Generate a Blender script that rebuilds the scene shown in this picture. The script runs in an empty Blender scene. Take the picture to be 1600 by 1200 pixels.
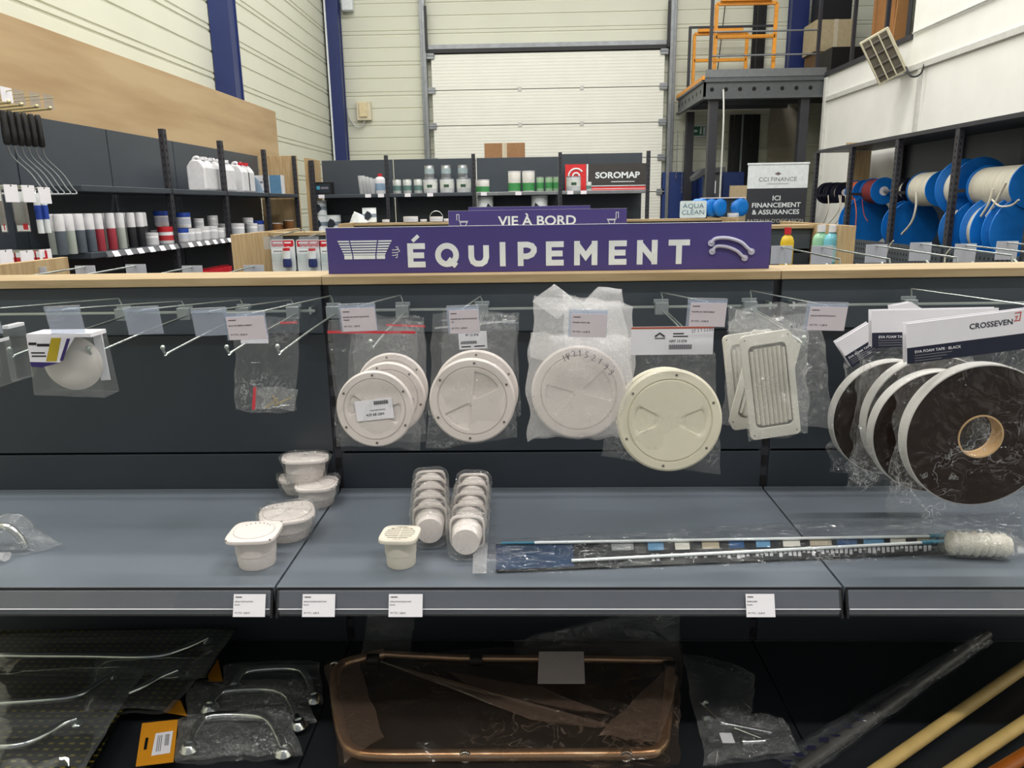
import bpy, math, random
from math import sin, cos, pi, radians
from mathutils import Vector, Matrix, noise
SC = bpy.context.scene
COL = SC.collection
rnd = random.Random(7)

# ------------------------------------------------------------------ camera, world, lights
F = 1165.4; PITCH, ROLL, YAW = .2359, .0154, .0294
CAM = Vector((0, 0, 1.5))
_f = Vector((-sin(YAW)*cos(PITCH), cos(YAW)*cos(PITCH), -sin(PITCH)))
_r = Vector((cos(YAW), sin(YAW), 0)); _u = _r.cross(_f)
CR = _r*cos(ROLL)-_u*sin(ROLL); CU = _u*cos(ROLL)+_r*sin(ROLL)
cam = bpy.data.cameras.new('camera'); co = bpy.data.objects.new('camera', cam); COL.objects.link(co)
cam.sensor_width = 36; cam.lens = F/1600*36; cam.clip_start = .05; cam.clip_end = 100
co.matrix_world = Matrix(((CR.x, CU.x, -_f.x, 0), (CR.y, CU.y, -_f.y, 0), (CR.z, CU.z, -_f.z, 1.5), (0, 0, 0, 1)))
SC.camera = co
SC.view_settings.view_transform = 'Standard'; SC.view_settings.look = 'None'
SC.view_settings.gamma = 1; SC.view_settings.exposure = 0.0
SC.cycles.transparent_max_bounces = 40
SC.cycles.max_bounces = 10
w = bpy.data.worlds.new('world'); SC.world = w; w.use_nodes = True
bg = w.node_tree.nodes['Background']; bg.inputs[0].default_value = (.93, .96, 1, 1); bg.inputs[1].default_value = .30

def area(name, loc, sx, sy, power, col=(1, .97, .92), rot=(0, 0, 0)):
    l = bpy.data.lights.new(name, 'AREA'); l.shape = 'RECTANGLE'; l.size = sx; l.size_y = sy; l.energy = power; l.color = col
    o = bpy.data.objects.new(name, l); COL.objects.link(o); o.location = loc; o.rotation_euler = rot
    return o
# rows of ceiling strip lamps hanging in the hall
for y in (-1.5, 1.6, 4.6, 7.6, 10.4):
    for x in (-1.7, 2.0):
        area('ceiling_lamp', (x, y, 6.2), 2.6, .22, 112 if y < 9 else 55)

def ray(px, py):
    return _f*F + CR*(px-800) - CU*(py-600)
def P(px, py, Y):
    v = ray(px, py); return CAM + v*(Y/v.y)
def PX(px, py, X):
    v = ray(px, py); return CAM + v*(X/v.x)
def PZ(px, py, Z):
    v = ray(px, py); return CAM + v*((Z-1.5)/v.z)

# ------------------------------------------------------------------ materials
def srgb(h):
    if isinstance(h, str):
        h = [int(h[i:i+2], 16)/255 for i in (0, 2, 4)]
    return tuple((c/12.92 if c <= .04045 else ((c+.055)/1.055)**2.4) for c in h)+(1,)
def nd(nt, t, **k):
    n = nt.nodes.new(t)
    for a, b in k.items(): setattr(n, a, b)
    return n
MATS = {}
def mat(name, col, rough=.5, metal=0, var=.06, scale=20, bump=0, bscale=200, coat=0, stretch=None, col2=None, spec=.5, trans=0):
    if name in MATS: return MATS[name]
    m = bpy.data.materials.new(name); m.use_nodes = True; nt = m.node_tree; b = nt.nodes['Principled BSDF']; L = nt.links.new
    c = srgb(col)
    tc = nd(nt, 'ShaderNodeTexCoord'); mp = nd(nt, 'ShaderNodeMapping'); L(tc.outputs['Object'], mp.inputs[0])
    if stretch: mp.inputs['Scale'].default_value = stretch
    nz = nd(nt, 'ShaderNodeTexNoise'); nz.inputs['Scale'].default_value = scale; nz.inputs['Detail'].default_value = 5
    L(mp.outputs[0], nz.inputs[0])
    rp = nd(nt, 'ShaderNodeValToRGB'); e = rp.color_ramp.elements
    c2 = srgb(col2) if col2 else tuple(min(1, x*(1+var)) for x in c[:3])+(1,)
    c1 = c if col2 else tuple(x*(1-var) for x in c[:3])+(1,)
    e[0].position = .35; e[1].position = .65; e[0].color = c1; e[1].color = c2
    L(nz.outputs[0], rp.inputs[0]); L(rp.outputs[0], b.inputs['Base Color'])
    b.inputs['Roughness'].default_value = rough; b.inputs['Metallic'].default_value = metal
    b.inputs['Coat Weight'].default_value = coat; b.inputs['Specular IOR Level'].default_value = spec
    b.inputs['Transmission Weight'].default_value = trans
    if bump:
        n2 = nd(nt, 'ShaderNodeTexNoise'); n2.inputs['Scale'].default_value = bscale; L(mp.outputs[0], n2.inputs[0])
        bp = nd(nt, 'ShaderNodeBump'); bp.inputs['Strength'].default_value = bump; bp.inputs['Distance'].default_value = .002
        L(n2.outputs[0], bp.inputs['Height']); L(bp.outputs[0], b.inputs['Normal'])
    MATS[name] = m
    return m
def film(name, haze=.04, gloss=.10, rough=.08, tint=(1, 1, 1), scale=30, bump=.6, hcol=(.9, .92, .94), crease=.35):
    """thin clear plastic: see-through, a glossy share that grows towards grazing, a little milky scatter"""
    m = bpy.data.materials.new(name); m.use_nodes = True; nt = m.node_tree; L = nt.links.new
    for n in list(nt.nodes): nt.nodes.remove(n)
    out = nd(nt, 'ShaderNodeOutputMaterial')
    tr = nd(nt, 'ShaderNodeBsdfTransparent'); tr.inputs[0].default_value = tint+(1,)
    gl = nd(nt, 'ShaderNodeBsdfGlossy'); gl.inputs['Roughness'].default_value = rough
    df = nd(nt, 'ShaderNodeBsdfDiffuse'); df.inputs[0].default_value = hcol+(1,)
    tl = nd(nt, 'ShaderNodeBsdfTranslucent'); tl.inputs[0].default_value = hcol+(1,)
    tc = nd(nt, 'ShaderNodeTexCoord')
    nz = nd(nt, 'ShaderNodeTexNoise'); nz.inputs['Scale'].default_value = scale; nz.inputs['Detail'].default_value = 3; nz.inputs['Distortion'].default_value = 1.2
    vo = nd(nt, 'ShaderNodeTexVoronoi'); vo.feature = 'DISTANCE_TO_EDGE'; vo.inputs['Scale'].default_value = scale*.5
    mx = nd(nt, 'ShaderNodeMixRGB'); mx.inputs[0].default_value = .3
    for q in (nz, ): L(tc.outputs['Object'], q.inputs[0])
    add = nd(nt, 'ShaderNodeVectorMath', operation='MULTIPLY_ADD'); L(nz.outputs['Color'], add.inputs[0]); add.inputs[1].default_value = (.05, .05, .05); L(tc.outputs['Object'], add.inputs[2])
    L(add.outputs[0], vo.inputs[0])
    L(nz.outputs[0], mx.inputs[1]); L(vo.outputs[0], mx.inputs[2])
    bp = nd(nt, 'ShaderNodeBump'); bp.inputs['Strength'].default_value = bump; bp.inputs['Distance'].default_value = .01
    L(mx.outputs[0], bp.inputs['Height'])
    for q in (gl, ): L(bp.outputs[0], q.inputs['Normal'])
    lw = nd(nt, 'ShaderNodeLayerWeight'); lw.inputs[0].default_value = .5
    pw = nd(nt, 'ShaderNodeMath', operation='POWER'); L(lw.outputs['Facing'], pw.inputs[0]); pw.inputs[1].default_value = 3.5
    fm = nd(nt, 'ShaderNodeMath', operation='MULTIPLY_ADD'); L(pw.outputs[0], fm.inputs[0]); fm.inputs[1].default_value = .55; fm.inputs[2].default_value = gloss; fm.use_clamp = True
    rn = nd(nt, 'ShaderNodeTexNoise'); rn.inputs['Scale'].default_value = scale*1.3; rn.inputs['Detail'].default_value = 2; rn.inputs['Distortion'].default_value = 1.5; L(tc.outputs['Object'], rn.inputs[0])
    r1 = nd(nt, 'ShaderNodeMath', operation='SUBTRACT'); L(rn.outputs[0], r1.inputs[0]); r1.inputs[1].default_value = .5
    r2 = nd(nt, 'ShaderNodeMath', operation='ABSOLUTE'); L(r1.outputs[0], r2.inputs[0])
    r3 = nd(nt, 'ShaderNodeMapRange'); L(r2.outputs[0], r3.inputs[0]); r3.inputs[1].default_value = 0; r3.inputs[2].default_value = .022; r3.inputs[3].default_value = 1; r3.inputs[4].default_value = 0
    pn = nd(nt, 'ShaderNodeTexNoise'); pn.inputs['Scale'].default_value = scale*.35; L(tc.outputs['Object'], pn.inputs[0])
    p3 = nd(nt, 'ShaderNodeMapRange'); L(pn.outputs[0], p3.inputs[0]); p3.inputs[1].default_value = .48; p3.inputs[2].default_value = .68
    r4 = nd(nt, 'ShaderNodeMath', operation='MULTIPLY'); L(r3.outputs[0], r4.inputs[0]); L(p3.outputs[0], r4.inputs[1])
    fa = nd(nt, 'ShaderNodeMath', operation='MULTIPLY_ADD'); L(r4.outputs[0], fa.inputs[0]); fa.inputs[1].default_value = crease*.35; L(fm.outputs[0], fa.inputs[2]); fa.use_clamp = True
    hz_ = nd(nt, 'ShaderNodeMath', operation='MULTIPLY_ADD'); L(r4.outputs[0], hz_.inputs[0]); hz_.inputs[1].default_value = crease*.5; hz_.inputs[2].default_value = haze; hz_.use_clamp = True
    s1 = nd(nt, 'ShaderNodeMixShader'); L(fa.outputs[0], s1.inputs[0]); L(tr.outputs[0], s1.inputs[1]); L(gl.outputs[0], s1.inputs[2])
    s0 = nd(nt, 'ShaderNodeMixShader'); s0.inputs[0].default_value = .4; L(df.outputs[0], s0.inputs[1]); L(tl.outputs[0], s0.inputs[2])
    s2 = nd(nt, 'ShaderNodeMixShader'); L(hz_.outputs[0], s2.inputs[0]); L(s1.outputs[0], s2.inputs[1]); L(s0.outputs[0], s2.inputs[2])
    L(s2.outputs[0], out.inputs[0])
    MATS[name] = m
    return m
grey = mat('anthracite_steel', '3d444c', .42, 0, .04, 6, .12, 900)
greyd = mat('dark_steel', '2c3036', .45, 0, .05, 6, .1, 900)
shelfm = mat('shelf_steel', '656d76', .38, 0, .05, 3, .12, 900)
postm = mat('upright_steel', '2f2f36', .45, 0, .05, 8)
slot = mat('slot_black', '08080a', .8)
wood = mat('light_oak', 'b5a07c', .5, 0, .06, 4, .05, 60, stretch=(1.2, 14, 14), col2='9f8864')
woodv = mat('light_oak_upright', 'c0a880', .5, 0, .06, 4, .05, 60, stretch=(14, 14, 1.2), col2='a98d66')
boardm = mat('oak_wall_board', 'bda47e', .55, 0, .06, 2.2, .04, 40, stretch=(1, .3, 2.6), col2='a88c66')
clad = mat('cream_cladding', 'd9dac8', .45, 0, .02, 1.5, .03, 50)
white = mat('white_wall', 'e9e9e4', .6, 0, .02, 3, .05, 80)
doorm = mat('white_door_panel', 'eeeee4', .4, 0, .02, 3, .1, 120)
blue = mat('navy_paint', '1d2c63', .4, 0, .05, 3)
zinc = mat('zinc_steel', '8b8f92', .4, .6, .1, 12)
chrome = mat('polished_steel', 'c9ccc8', .16, 1, .04, 10)
wirem = mat('zinc_wire', 'b9c2be', .28, .9, .05, 30)
black = mat('black_plastic', '111114', .45)
purple = mat('purple_board', '463c7d', .5, 0, .03, 6, .05, 200)
offw = mat('printed_white', 'e2e8ea', .5)
paper = mat('white_paper', 'eceaf0', .6, 0, .02)
pinkp = mat('price_paper', 'e3d8e0', .55, 0, .02)
ink = mat('black_ink', '1c1a20', .6)
inkg = mat('grey_ink', '77747e', .6)
redm = mat('red_plastic', 'c02430', .4)
orange = mat('orange_paint', 'e89a2c', .45)
cream = mat('cream_plastic', 'dfd9c4', .38, 0, .02)
whitep = mat('white_plastic', 'e0d7d2', .34, 0, .015, 8)
cardb = mat('cardboard', 'a9825a', .8, 0, .08, 8, .05, 50)
bluep = mat('blue_plastic', '1273c8', .32, 0, .05, 8)
floorm = mat('grey_floor', '6d6d6c', .35, 0, .08, 2, .05, 40)
sil = mat('silver_tin', 'b4b8bb', .3, .7, .05, 20)
clearf = film('clear_film', .032, .035, .06, bump=1.8, crease=.6)
clearw = film('crinkled_film', .05, .08, .07, scale=42, bump=2.4, crease=.8)
bagf = film('long_bag_film', .010, .03, .05, scale=24, bump=2.4, crease=.7)
tapef = film('tape_bag_film', .008, .035, .06, scale=24, bump=2.4, crease=.9)
frost = film('frosted_film', .25, .06, .22, scale=60, bump=.9, hcol=(.95, .94, .95))
rigid = film('rigid_clear_plastic', .05, .05, .05, (.93, .95, .95), 6, .12, crease=0)
tagf = film('price_pocket_film', .13, .07, .12, (.9, .92, .95), 20, .2, (.8, .84, .92), crease=0)

# ------------------------------------------------------------------ geometry helpers
_tc = {}
def text_geo(s, bold=0.0):
    k = (s, bold)
    if k in _tc: return _tc[k]
    c = bpy.data.curves.new('t', 'FONT'); c.body = s; c.size = 1; c.align_x = 'CENTER'; c.align_y = 'CENTER'; c.offset = bold; c.resolution_u = 3
    o = bpy.data.objects.new('t', c); COL.objects.link(o)
    dg = bpy.context.evaluated_depsgraph_get(); me = bpy.data.meshes.new_from_object(o.evaluated_get(dg))
    vs = [tuple(v.co) for v in me.vertices]; fs = [tuple(p.vertices) for p in me.polygons]
    bpy.data.objects.remove(o); bpy.data.curves.remove(c); bpy.data.meshes.remove(me)
    _tc[k] = (vs, fs); return vs, fs
def frame(d):
    d = Vector(d).normalized(); a = Vector((0, 0, 1)) if abs(d.z) < .9 else Vector((1, 0, 0))
    x = a.cross(d).normalized(); return x, d.cross(x)
class MB:
    def __init__(s, T=None): s.v = []; s.f = []; s.m = []; s.T = T or Matrix()
    def add(s, vs, fs, m=0):
        n = len(s.v); s.v += [s.T @ Vector(v) for v in vs]; s.f += [tuple(i+n for i in f) for f in fs]; s.m += [m]*len(fs); return s
    def box(s, x0, x1, y0, y1, z0, z1, m=0):
        v = [(x, y, z) for z in (z0, z1) for y in (y0, y1) for x in (x0, x1)]
        return s.add(v, [(0, 2, 3, 1), (4, 5, 7, 6), (0, 1, 5, 4), (2, 6, 7, 3), (0, 4, 6, 2), (1, 3, 7, 5)], m)
    def bar(s, a, b, w, h, m=0, up=(0, 0, 1)):
        a = Vector(a); b = Vector(b); d = (b-a).normalized(); x = d.cross(Vector(up)).normalized(); z = x.cross(d)
        v = [p+x*(i*w/2)+z*(j*h/2) for p in (a, b) for j in (-1, 1) for i in (-1, 1)]
        return s.add(v, [(0, 2, 3, 1), (4, 5, 7, 6), (0, 1, 5, 4), (2, 6, 7, 3), (0, 4, 6, 2), (1, 3, 7, 5)], m)
    def tube(s, pts, r, n=8, m=0, closed=False, sx=1, sy=1):
        pts = [Vector(p) for p in pts]; k = len(pts); rs = r if isinstance(r, (list, tuple)) else [r]*k
        x = None; vs = []
        for i, p in enumerate(pts):
            a = pts[i-1] if (i or closed) else p; b = pts[(i+1) % k] if (i < k-1 or closed) else p
            d = (b-a).normalized()
            if x is None: x, y = frame(d)
            else:
                x = (x-d*x.dot(d)).normalized(); y = d.cross(x)
            for j in range(n):
                t = 2*pi*j/n; vs.append(p+x*(cos(t)*rs[i]*sx)+y*(sin(t)*rs[i]*sy))
        fs = []
        for i in range(k if closed else k-1):
            for j in range(n):
                q = (i+1) % k; fs.append((i*n+j, i*n+(j+1) % n, q*n+(j+1) % n, q*n+j))
        if not closed: fs += [tuple(range(n))[::-1], tuple(range((k-1)*n, k*n))]
        return s.add(vs, fs, m)
    def cyl(s, a, b, r, n=20, m=0, r1=None):
        return s.tube([a, b], [r, r if r1 is None else r1], n, m)
    def lathe(s, prof, n=36, m=0, M=None, sx=1, sy=1, sq=0, ms=None):
        """prof: (radius, height) list round local z; sq>0 squares the section off"""
        M = M or Matrix(); vs = []
        for r, z in prof:
            for j in range(n):
                t = 2*pi*j/n; k = 1
                if sq: k = 1/((abs(cos(t))**sq+abs(sin(t))**sq)**(1/sq))
                vs.append(M @ Vector((r*k*cos(t)*sx, r*k*sin(t)*sy, z)))
        q = len(prof)
        for i in range(q-1):
            s.add([], [], 0)
        n0 = len(s.v); s.v += [s.T @ v for v in vs]
        for i in range(q-1):
            for j in range(n):
                s.f.append((n0+i*n+j, n0+i*n+(j+1) % n, n0+(i+1)*n+(j+1) % n, n0+(i+1)*n+j)); s.m.append(ms[i] if ms else m)
        s.f.append(tuple(n0+j for j in range(n))[::-1]); s.m.append(ms[0] if ms else m)
        s.f.append(tuple(n0+(q-1)*n+j for j in range(n))); s.m.append(ms[-1] if ms else m)
        return s
    def prism(s, poly, y0, y1, m=0, ax='xz'):
        n = len(poly)
        f = {'xz': lambda a, b, y: (a, y, b), 'yz': lambda a, b, y: (y, a, b), 'xy': lambda a, b, y: (a, b, y)}[ax]
        vs = [f(a, b, y0) for a, b in poly]+[f(a, b, y1) for a, b in poly]
        return s.add(vs, [tuple(range(n)), tuple(range(n, 2*n))[::-1]]+[(i, i+n, (i+1) % n+n, (i+1) % n) for i in range(n)], m)
    def grid(s, pts, m=0, wrap=False):
        r = len(pts); c = len(pts[0]); vs = [p for row in pts for p in row]
        fs = [(i*c+j, i*c+(j+1) % c, (i+1)*c+(j+1) % c, (i+1)*c+j) for i in range(r-1) for j in range(c if wrap else c-1)]
        return s.add(vs, fs, m)
    def text(s, t, size, M, m=0, bold=0.0, sx=1):
        """text in local xz plane of M facing -y, centred"""
        vs, fs = text_geo(t, bold); return s.add([M @ Vector((x*size*sx, 0, y*size)) for x, y, _ in vs], fs, m)
    def build(s, name, mats, parent=None, smooth=None, bevel=0, world=False, segs=2, solid=0, sub=0):
        if not isinstance(mats, (list, tuple)): mats = [mats]
        me = bpy.data.meshes.new(name); off = Vector()
        if world and parent:
            q = parent
            while q: off += q.location; q = q.parent
        me.from_pydata([v-off for v in s.v], [], s.f)
        for x in mats: me.materials.append(x)
        me.polygons.foreach_set('material_index', s.m)
        me.update()
        if smooth is not None:
            me.polygons.foreach_set('use_smooth', [True]*len(s.f)); me.set_sharp_from_angle(angle=radians(smooth))
        o = bpy.data.objects.new(name, me); COL.objects.link(o); o.parent = parent
        if solid: q = o.modifiers.new('s', 'SOLIDIFY'); q.thickness = solid; q.offset = 0
        if bevel: q = o.modifiers.new('b', 'BEVEL'); q.width = bevel; q.segments = segs; q.limit_method = 'ANGLE'
        if sub: q = o.modifiers.new('u', 'SUBSURF'); q.levels = sub; q.render_levels = sub
        return o
def TR(x=0, y=0, z=0, rx=0, ry=0, rz=0, s=1):
    return Matrix.Translation((x, y, z)) @ Matrix.Rotation(rz, 4, 'Z') @ Matrix.Rotation(ry, 4, 'Y') @ Matrix.Rotation(rx, 4, 'X') @ Matrix.Scale(s, 4)
def tag(o, label, cat, group=None, kind=None):
    o['label'] = label; o['category'] = cat
    if group: o['group'] = group
    if kind: o['kind'] = kind
    return o
def thing(name, label, cat, loc=(0, 0, 0), rz=0, group=None, rot=None):
    o = bpy.data.objects.new(name, None); o.empty_display_size = .05; COL.objects.link(o); o.location = loc; o.rotation_euler = rot or (0, 0, rz)
    return tag(o, label, cat, group)
def dup(root, loc, rz=0, label=None, group=None, rot=None, scale=None):
    def cp(o, par):
        c = o.copy(); COL.objects.link(c); c.parent = par
        for ch in o.children: cp(ch, c)
        return c
    r = cp(root, None); r.location = loc; r.rotation_euler = rot or (0, 0, rz)
    if scale: r.scale = scale
    if label: r['label'] = label
    if group: r['group'] = group
    return r
def struct(name, mb, m, **k):
    o = mb.build(name, m, **k); o['kind'] = 'structure'; return o
def bez(p0, p1, p2, p3, n=10):
    p0, p1, p2, p3 = map(Vector, (p0, p1, p2, p3))
    return [p0*(1-t)**3+p1*3*t*(1-t)**2+p2*3*t*t*(1-t)+p3*t**3 for t in [i/n for i in range(n+1)]]
def spl(pts, n=6):
    pts = [Vector(p) for p in pts]; r = []
    for i in range(len(pts)-1):
        a = pts[max(i-1, 0)]; b = pts[i]; c = pts[i+1]; d = pts[min(i+2, len(pts)-1)]
        for k in range(n):
            t = k/n; r.append(.5*((2*b)+(c-a)*t+(2*a-5*b+4*c-d)*t*t+(3*b-a-3*c+d)*t**3))
    r.append(pts[-1]); return r
def rpoly(w, h, r, n=5, cx=0, cz=0):
    o = []
    for k, (sx, sz) in enumerate(((1, 1), (-1, 1), (-1, -1), (1, -1))):
        for i in range(n+1):
            a = (k*90+90*i/n)*pi/180; o.append((cx+sx*(w/2-r)+r*cos(a), cz+sz*(h/2-r)+r*sin(a)))
    return o
def nz(x, y, z=0, s=1): return noise.noise(Vector((x*s, y*s, z)))
# ------------------------------------------------------------------ the hall
def ribbed(axis, base, a0, a1, z0, z1, sgn):
    """cladding sheet: grooves run along the wall; profile stepped in depth"""
    prof = []; z = z0
    while z < z1:
        for g, wd in ((0.0, .03), (.065, .022), (.27, .026)):
            prof += [(z+g, 0), (z+g+.006, .012), (z+g+wd-.006, .012), (z+g+wd, 0)]
        z += .46
    prof.append((z1+.5, 0)); m = MB(); rows = []
    for zz, d in prof:
        p = base+sgn*d
        rows.append([(p, a0, zz), (p, a1, zz)] if axis == 'x' else [(a0, p, zz), (a1, p, zz)])
    m.grid(rows, 0); return m
m = MB(); m.box(-3.4, 7.4, -4.2, 13.1, -.1, 0); struct('floor', m, floorm)
struct('wall_left', ribbed('x', -3.25, -4.2, 12.92, .02, 7, -1), clad)
struct('wall_back', ribbed('y', 12.9, -3.27, 7.2, .02, 7, 1), clad)
m = MB(); m.prism([(-4.2, 0), (10.87, 0), (10.87, 3.12), (8.55, 3.12), (8.55, 7), (-4.2, 7)], 4.0, 4.14, 0, 'yz'); struct('wall_right', m, white)
m = MB(); m.box(4.14, 7.3, 10.7, 10.84, 0, 3.02); m.box(7.2, 7.34, -4.2, 13, 0, 7); struct('wall_rear_store', m, white)
m = MB(); m.box(4.15, 7.2, 2, 12.88, 3.02, 3.12); struct('floor_mezzanine', m, postm)
m = MB(); m.box(3.97, 3.999, -2, 10.86, 2.79, 2.85); m.box(3.96, 3.999, 10.78, 10.86, 0, 3.1); struct('trim_1', m, mat('trunking', 'c9c9c4', .5), bevel=.004)
m = MB(); m.box(3.97, 4.16, 8.53, 10.88, 3.12, 3.17); struct('trim_2', m, postm)
m = MB(); m.box(3.975, 3.999, 8.24, 8.3, 2.0, 2.79); m.box(3.985, 3.999, 5.1, 5.14, 1.9, 2.79); m.tube([(3.98, 8.5, 3.17), (3.98, 7.2, 3.17), (3.98, 5, 3.2)], .012, 6); struct('trim_3', m, mat('trunking', 'c9c9c4', .5))
# roller door in the back wall
d = bpy.data.objects.new('door_1', None); COL.objects.link(d); d['kind'] = 'structure'; d.location = (.27, 12.8, 0)
z = 3.86
for i in range(7):
    m = MB(); m.box(-1.86, 1.86, -.02, .03, max(.02, z-.545), z-.012)
    for k in range(1, 11): m.box(-1.855, 1.855, -.0225, -.02, z-.545+k*.049, z-.545+k*.049+.022)
    m.build('door_panel', mat('white_door_panel', 'eeeee4'), d, bevel=.004); z -= .545
z = 3.86
for i in range(7):
    for x in (-1.88, -.45, .55, 1.84):
        if i == 0 and abs(x) < 1: continue
        m = MB(); zz = z-(0.03 if i == 0 else .006)
        if abs(x) > 1: m.box(x-.05, x+.07, -.05, -.02, zz-.05, zz-.01); m.box(x-.05, x+.07, -.05, -.02, zz+.005, zz+.045); m.cyl((x-.06, -.045, zz), (x+.08, -.045, zz), .012, 8)
        else: m.box(x-.03, x+.03, -.032, -.02, zz-.035, zz+.035)
        m.build('door_hinge', zinc if abs(x) > 1 else mat('trunking', 'c9c9c4'), d, bevel=.003)
    z -= .545
for x in (-1.98, 1.93):
    m = MB(); m.box(x, x+.05, -.08, .05, 0, 5.6); m.box(x-.05*(1 if x < 0 else -1)-.0, x+.05-.05*(1 if x < 0 else -1), -.02, .05, 0, 5.6); m.build('door_track', zinc, d, bevel=.004)
m = MB(); m.box(-1.9, 1.9, -.05, .06, 3.865, 3.92); m.build('door_head_seal', black, d)
m = MB(); m.box(-1.9, 1.9, -.045, .06, 3.925, 3.99); m.build('door_head_rail', zinc, d)
for x in (-1.92, 1.9):
    m = MB(); m.box(x-.02, x+.02, -.09, -.05, 3.88, 4.55); m.build('door_side_seal', black, d)
# blue steel columns
def column(n, x, y, w_, dp, z0_=0):
    m = MB(); m.box(x, x+w_, y, y+.02, z0_, 6.8); m.box(x, x+w_, y+dp-.02, y+dp, z0_, 6.8); m.box(x+.01, x+w_-.012, y+.02, y+dp-.02, z0_, 6.8)
    o = m.build('steel_column', blue); return tag(o, n, 'column')
column('navy steel column rising from behind the oak wall board', -3.24, 8.1, .205, .22)
column('navy steel column in the far corner beside the cream wall', -3.19, 12.6, .185, .2)
column('navy steel column standing on the raised platform beside the storage', 4.03, 12.6, .26, .2, 3.14)
m = MB(); m.box(-3.215, -3.19, 12.58, 12.6, 0, 6.8); struct('trim_4', m, offw)
# oak board along the left wall
m = MB(); m.box(-3.06, -3.03, 2.4, 9.28, 2.062, 2.615)
o = m.build('wall_board', boardm, bevel=.003); tag(o, 'long oak-look board fixed to the left wall above grey panels', 'wall panel')

# ------------------------------------------------------------------ gondola (double sided, three bays) used three times
BAY = [-1.463, -.463, .537, 1.537]
ZT = 1.353
def gondola(y0, label, depth, ends=.6, main=False, xo=0.0, zt=ZT, upto=3, pegs=False):
    g = thing('display_gondola', label, 'shelving unit', (xo, y0, 0))
    for i in range(3):
        x0, x1 = BAY[i]+.009, BAY[i+1]-.009
        for z0, z1 in ((.42, .935), (.94, 1.222)) if main else ((.42, 1.2),):
            m = MB(); m.box(x0, x1, 0, .012, z0, z1)
            m.build('back_panel', mat('shaded_panel_steel', '2f353c', .40, 0, .05, 6, .12, 900), g, bevel=.0015)  # panel steel darkened to carry the shade below the lit top panel
        m = MB(); m.box(x0, x1, -.010, .012, 1.224, 1.332)
        m.build('top_panel', mat('lit_panel_steel', '3f474f', .40, 0, .05, 6, .12, 900), g, bevel=.0015)  # lighter copy of the panel steel, brighter light painted in
        m = MB(); m.box(x0, x1, .088, .1, .42, 1.332)
        if pegs:
            pass
        m.build('rear_panel', greyd, g)
        m = MB(); m.box(BAY[i]+.0008, BAY[i+1]-.0008, -.028, .125, 1.3345, ZT)
        m.build('top_board', wood, g, bevel=.0012)
    for x in BAY:
        m = MB(); m.box(x-.015, x+.015, .004, .096, .02, 1.33)
        for k in range(17):
            zz = .45+k*.05
            m.box(x-.005, x+.005, -.0002, .0042, zz, zz+.024, 1)
        m.build('upright', [postm, slot], g)
    for x in (BAY[0]-.02, BAY[3]):
        m = MB(); m.box(x, x+.02, -ends if not main else .10, depth, 0.05, ZT+.008)
        m.build('end_panel', woodv, g, bevel=.0015)
    m = MB(); m.box(BAY[0], BAY[3], -.56, .1+.56, 0, .12); m.build('plinth', greyd, g)
    return g
G1 = gondola(1.662, 'long double-sided grey shelving gondola with oak top under the equipment sign', .68, main=True)
G2 = gondola(4.22, 'grey gondola with oak ends standing behind the front one', .55, ends=.52)
G3 = gondola(6.25, 'third grey gondola with oak top standing furthest back mid-aisle', .5, ends=.45, zt=1.374)
G2.location.z = .016; G3.location.z = .016
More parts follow.
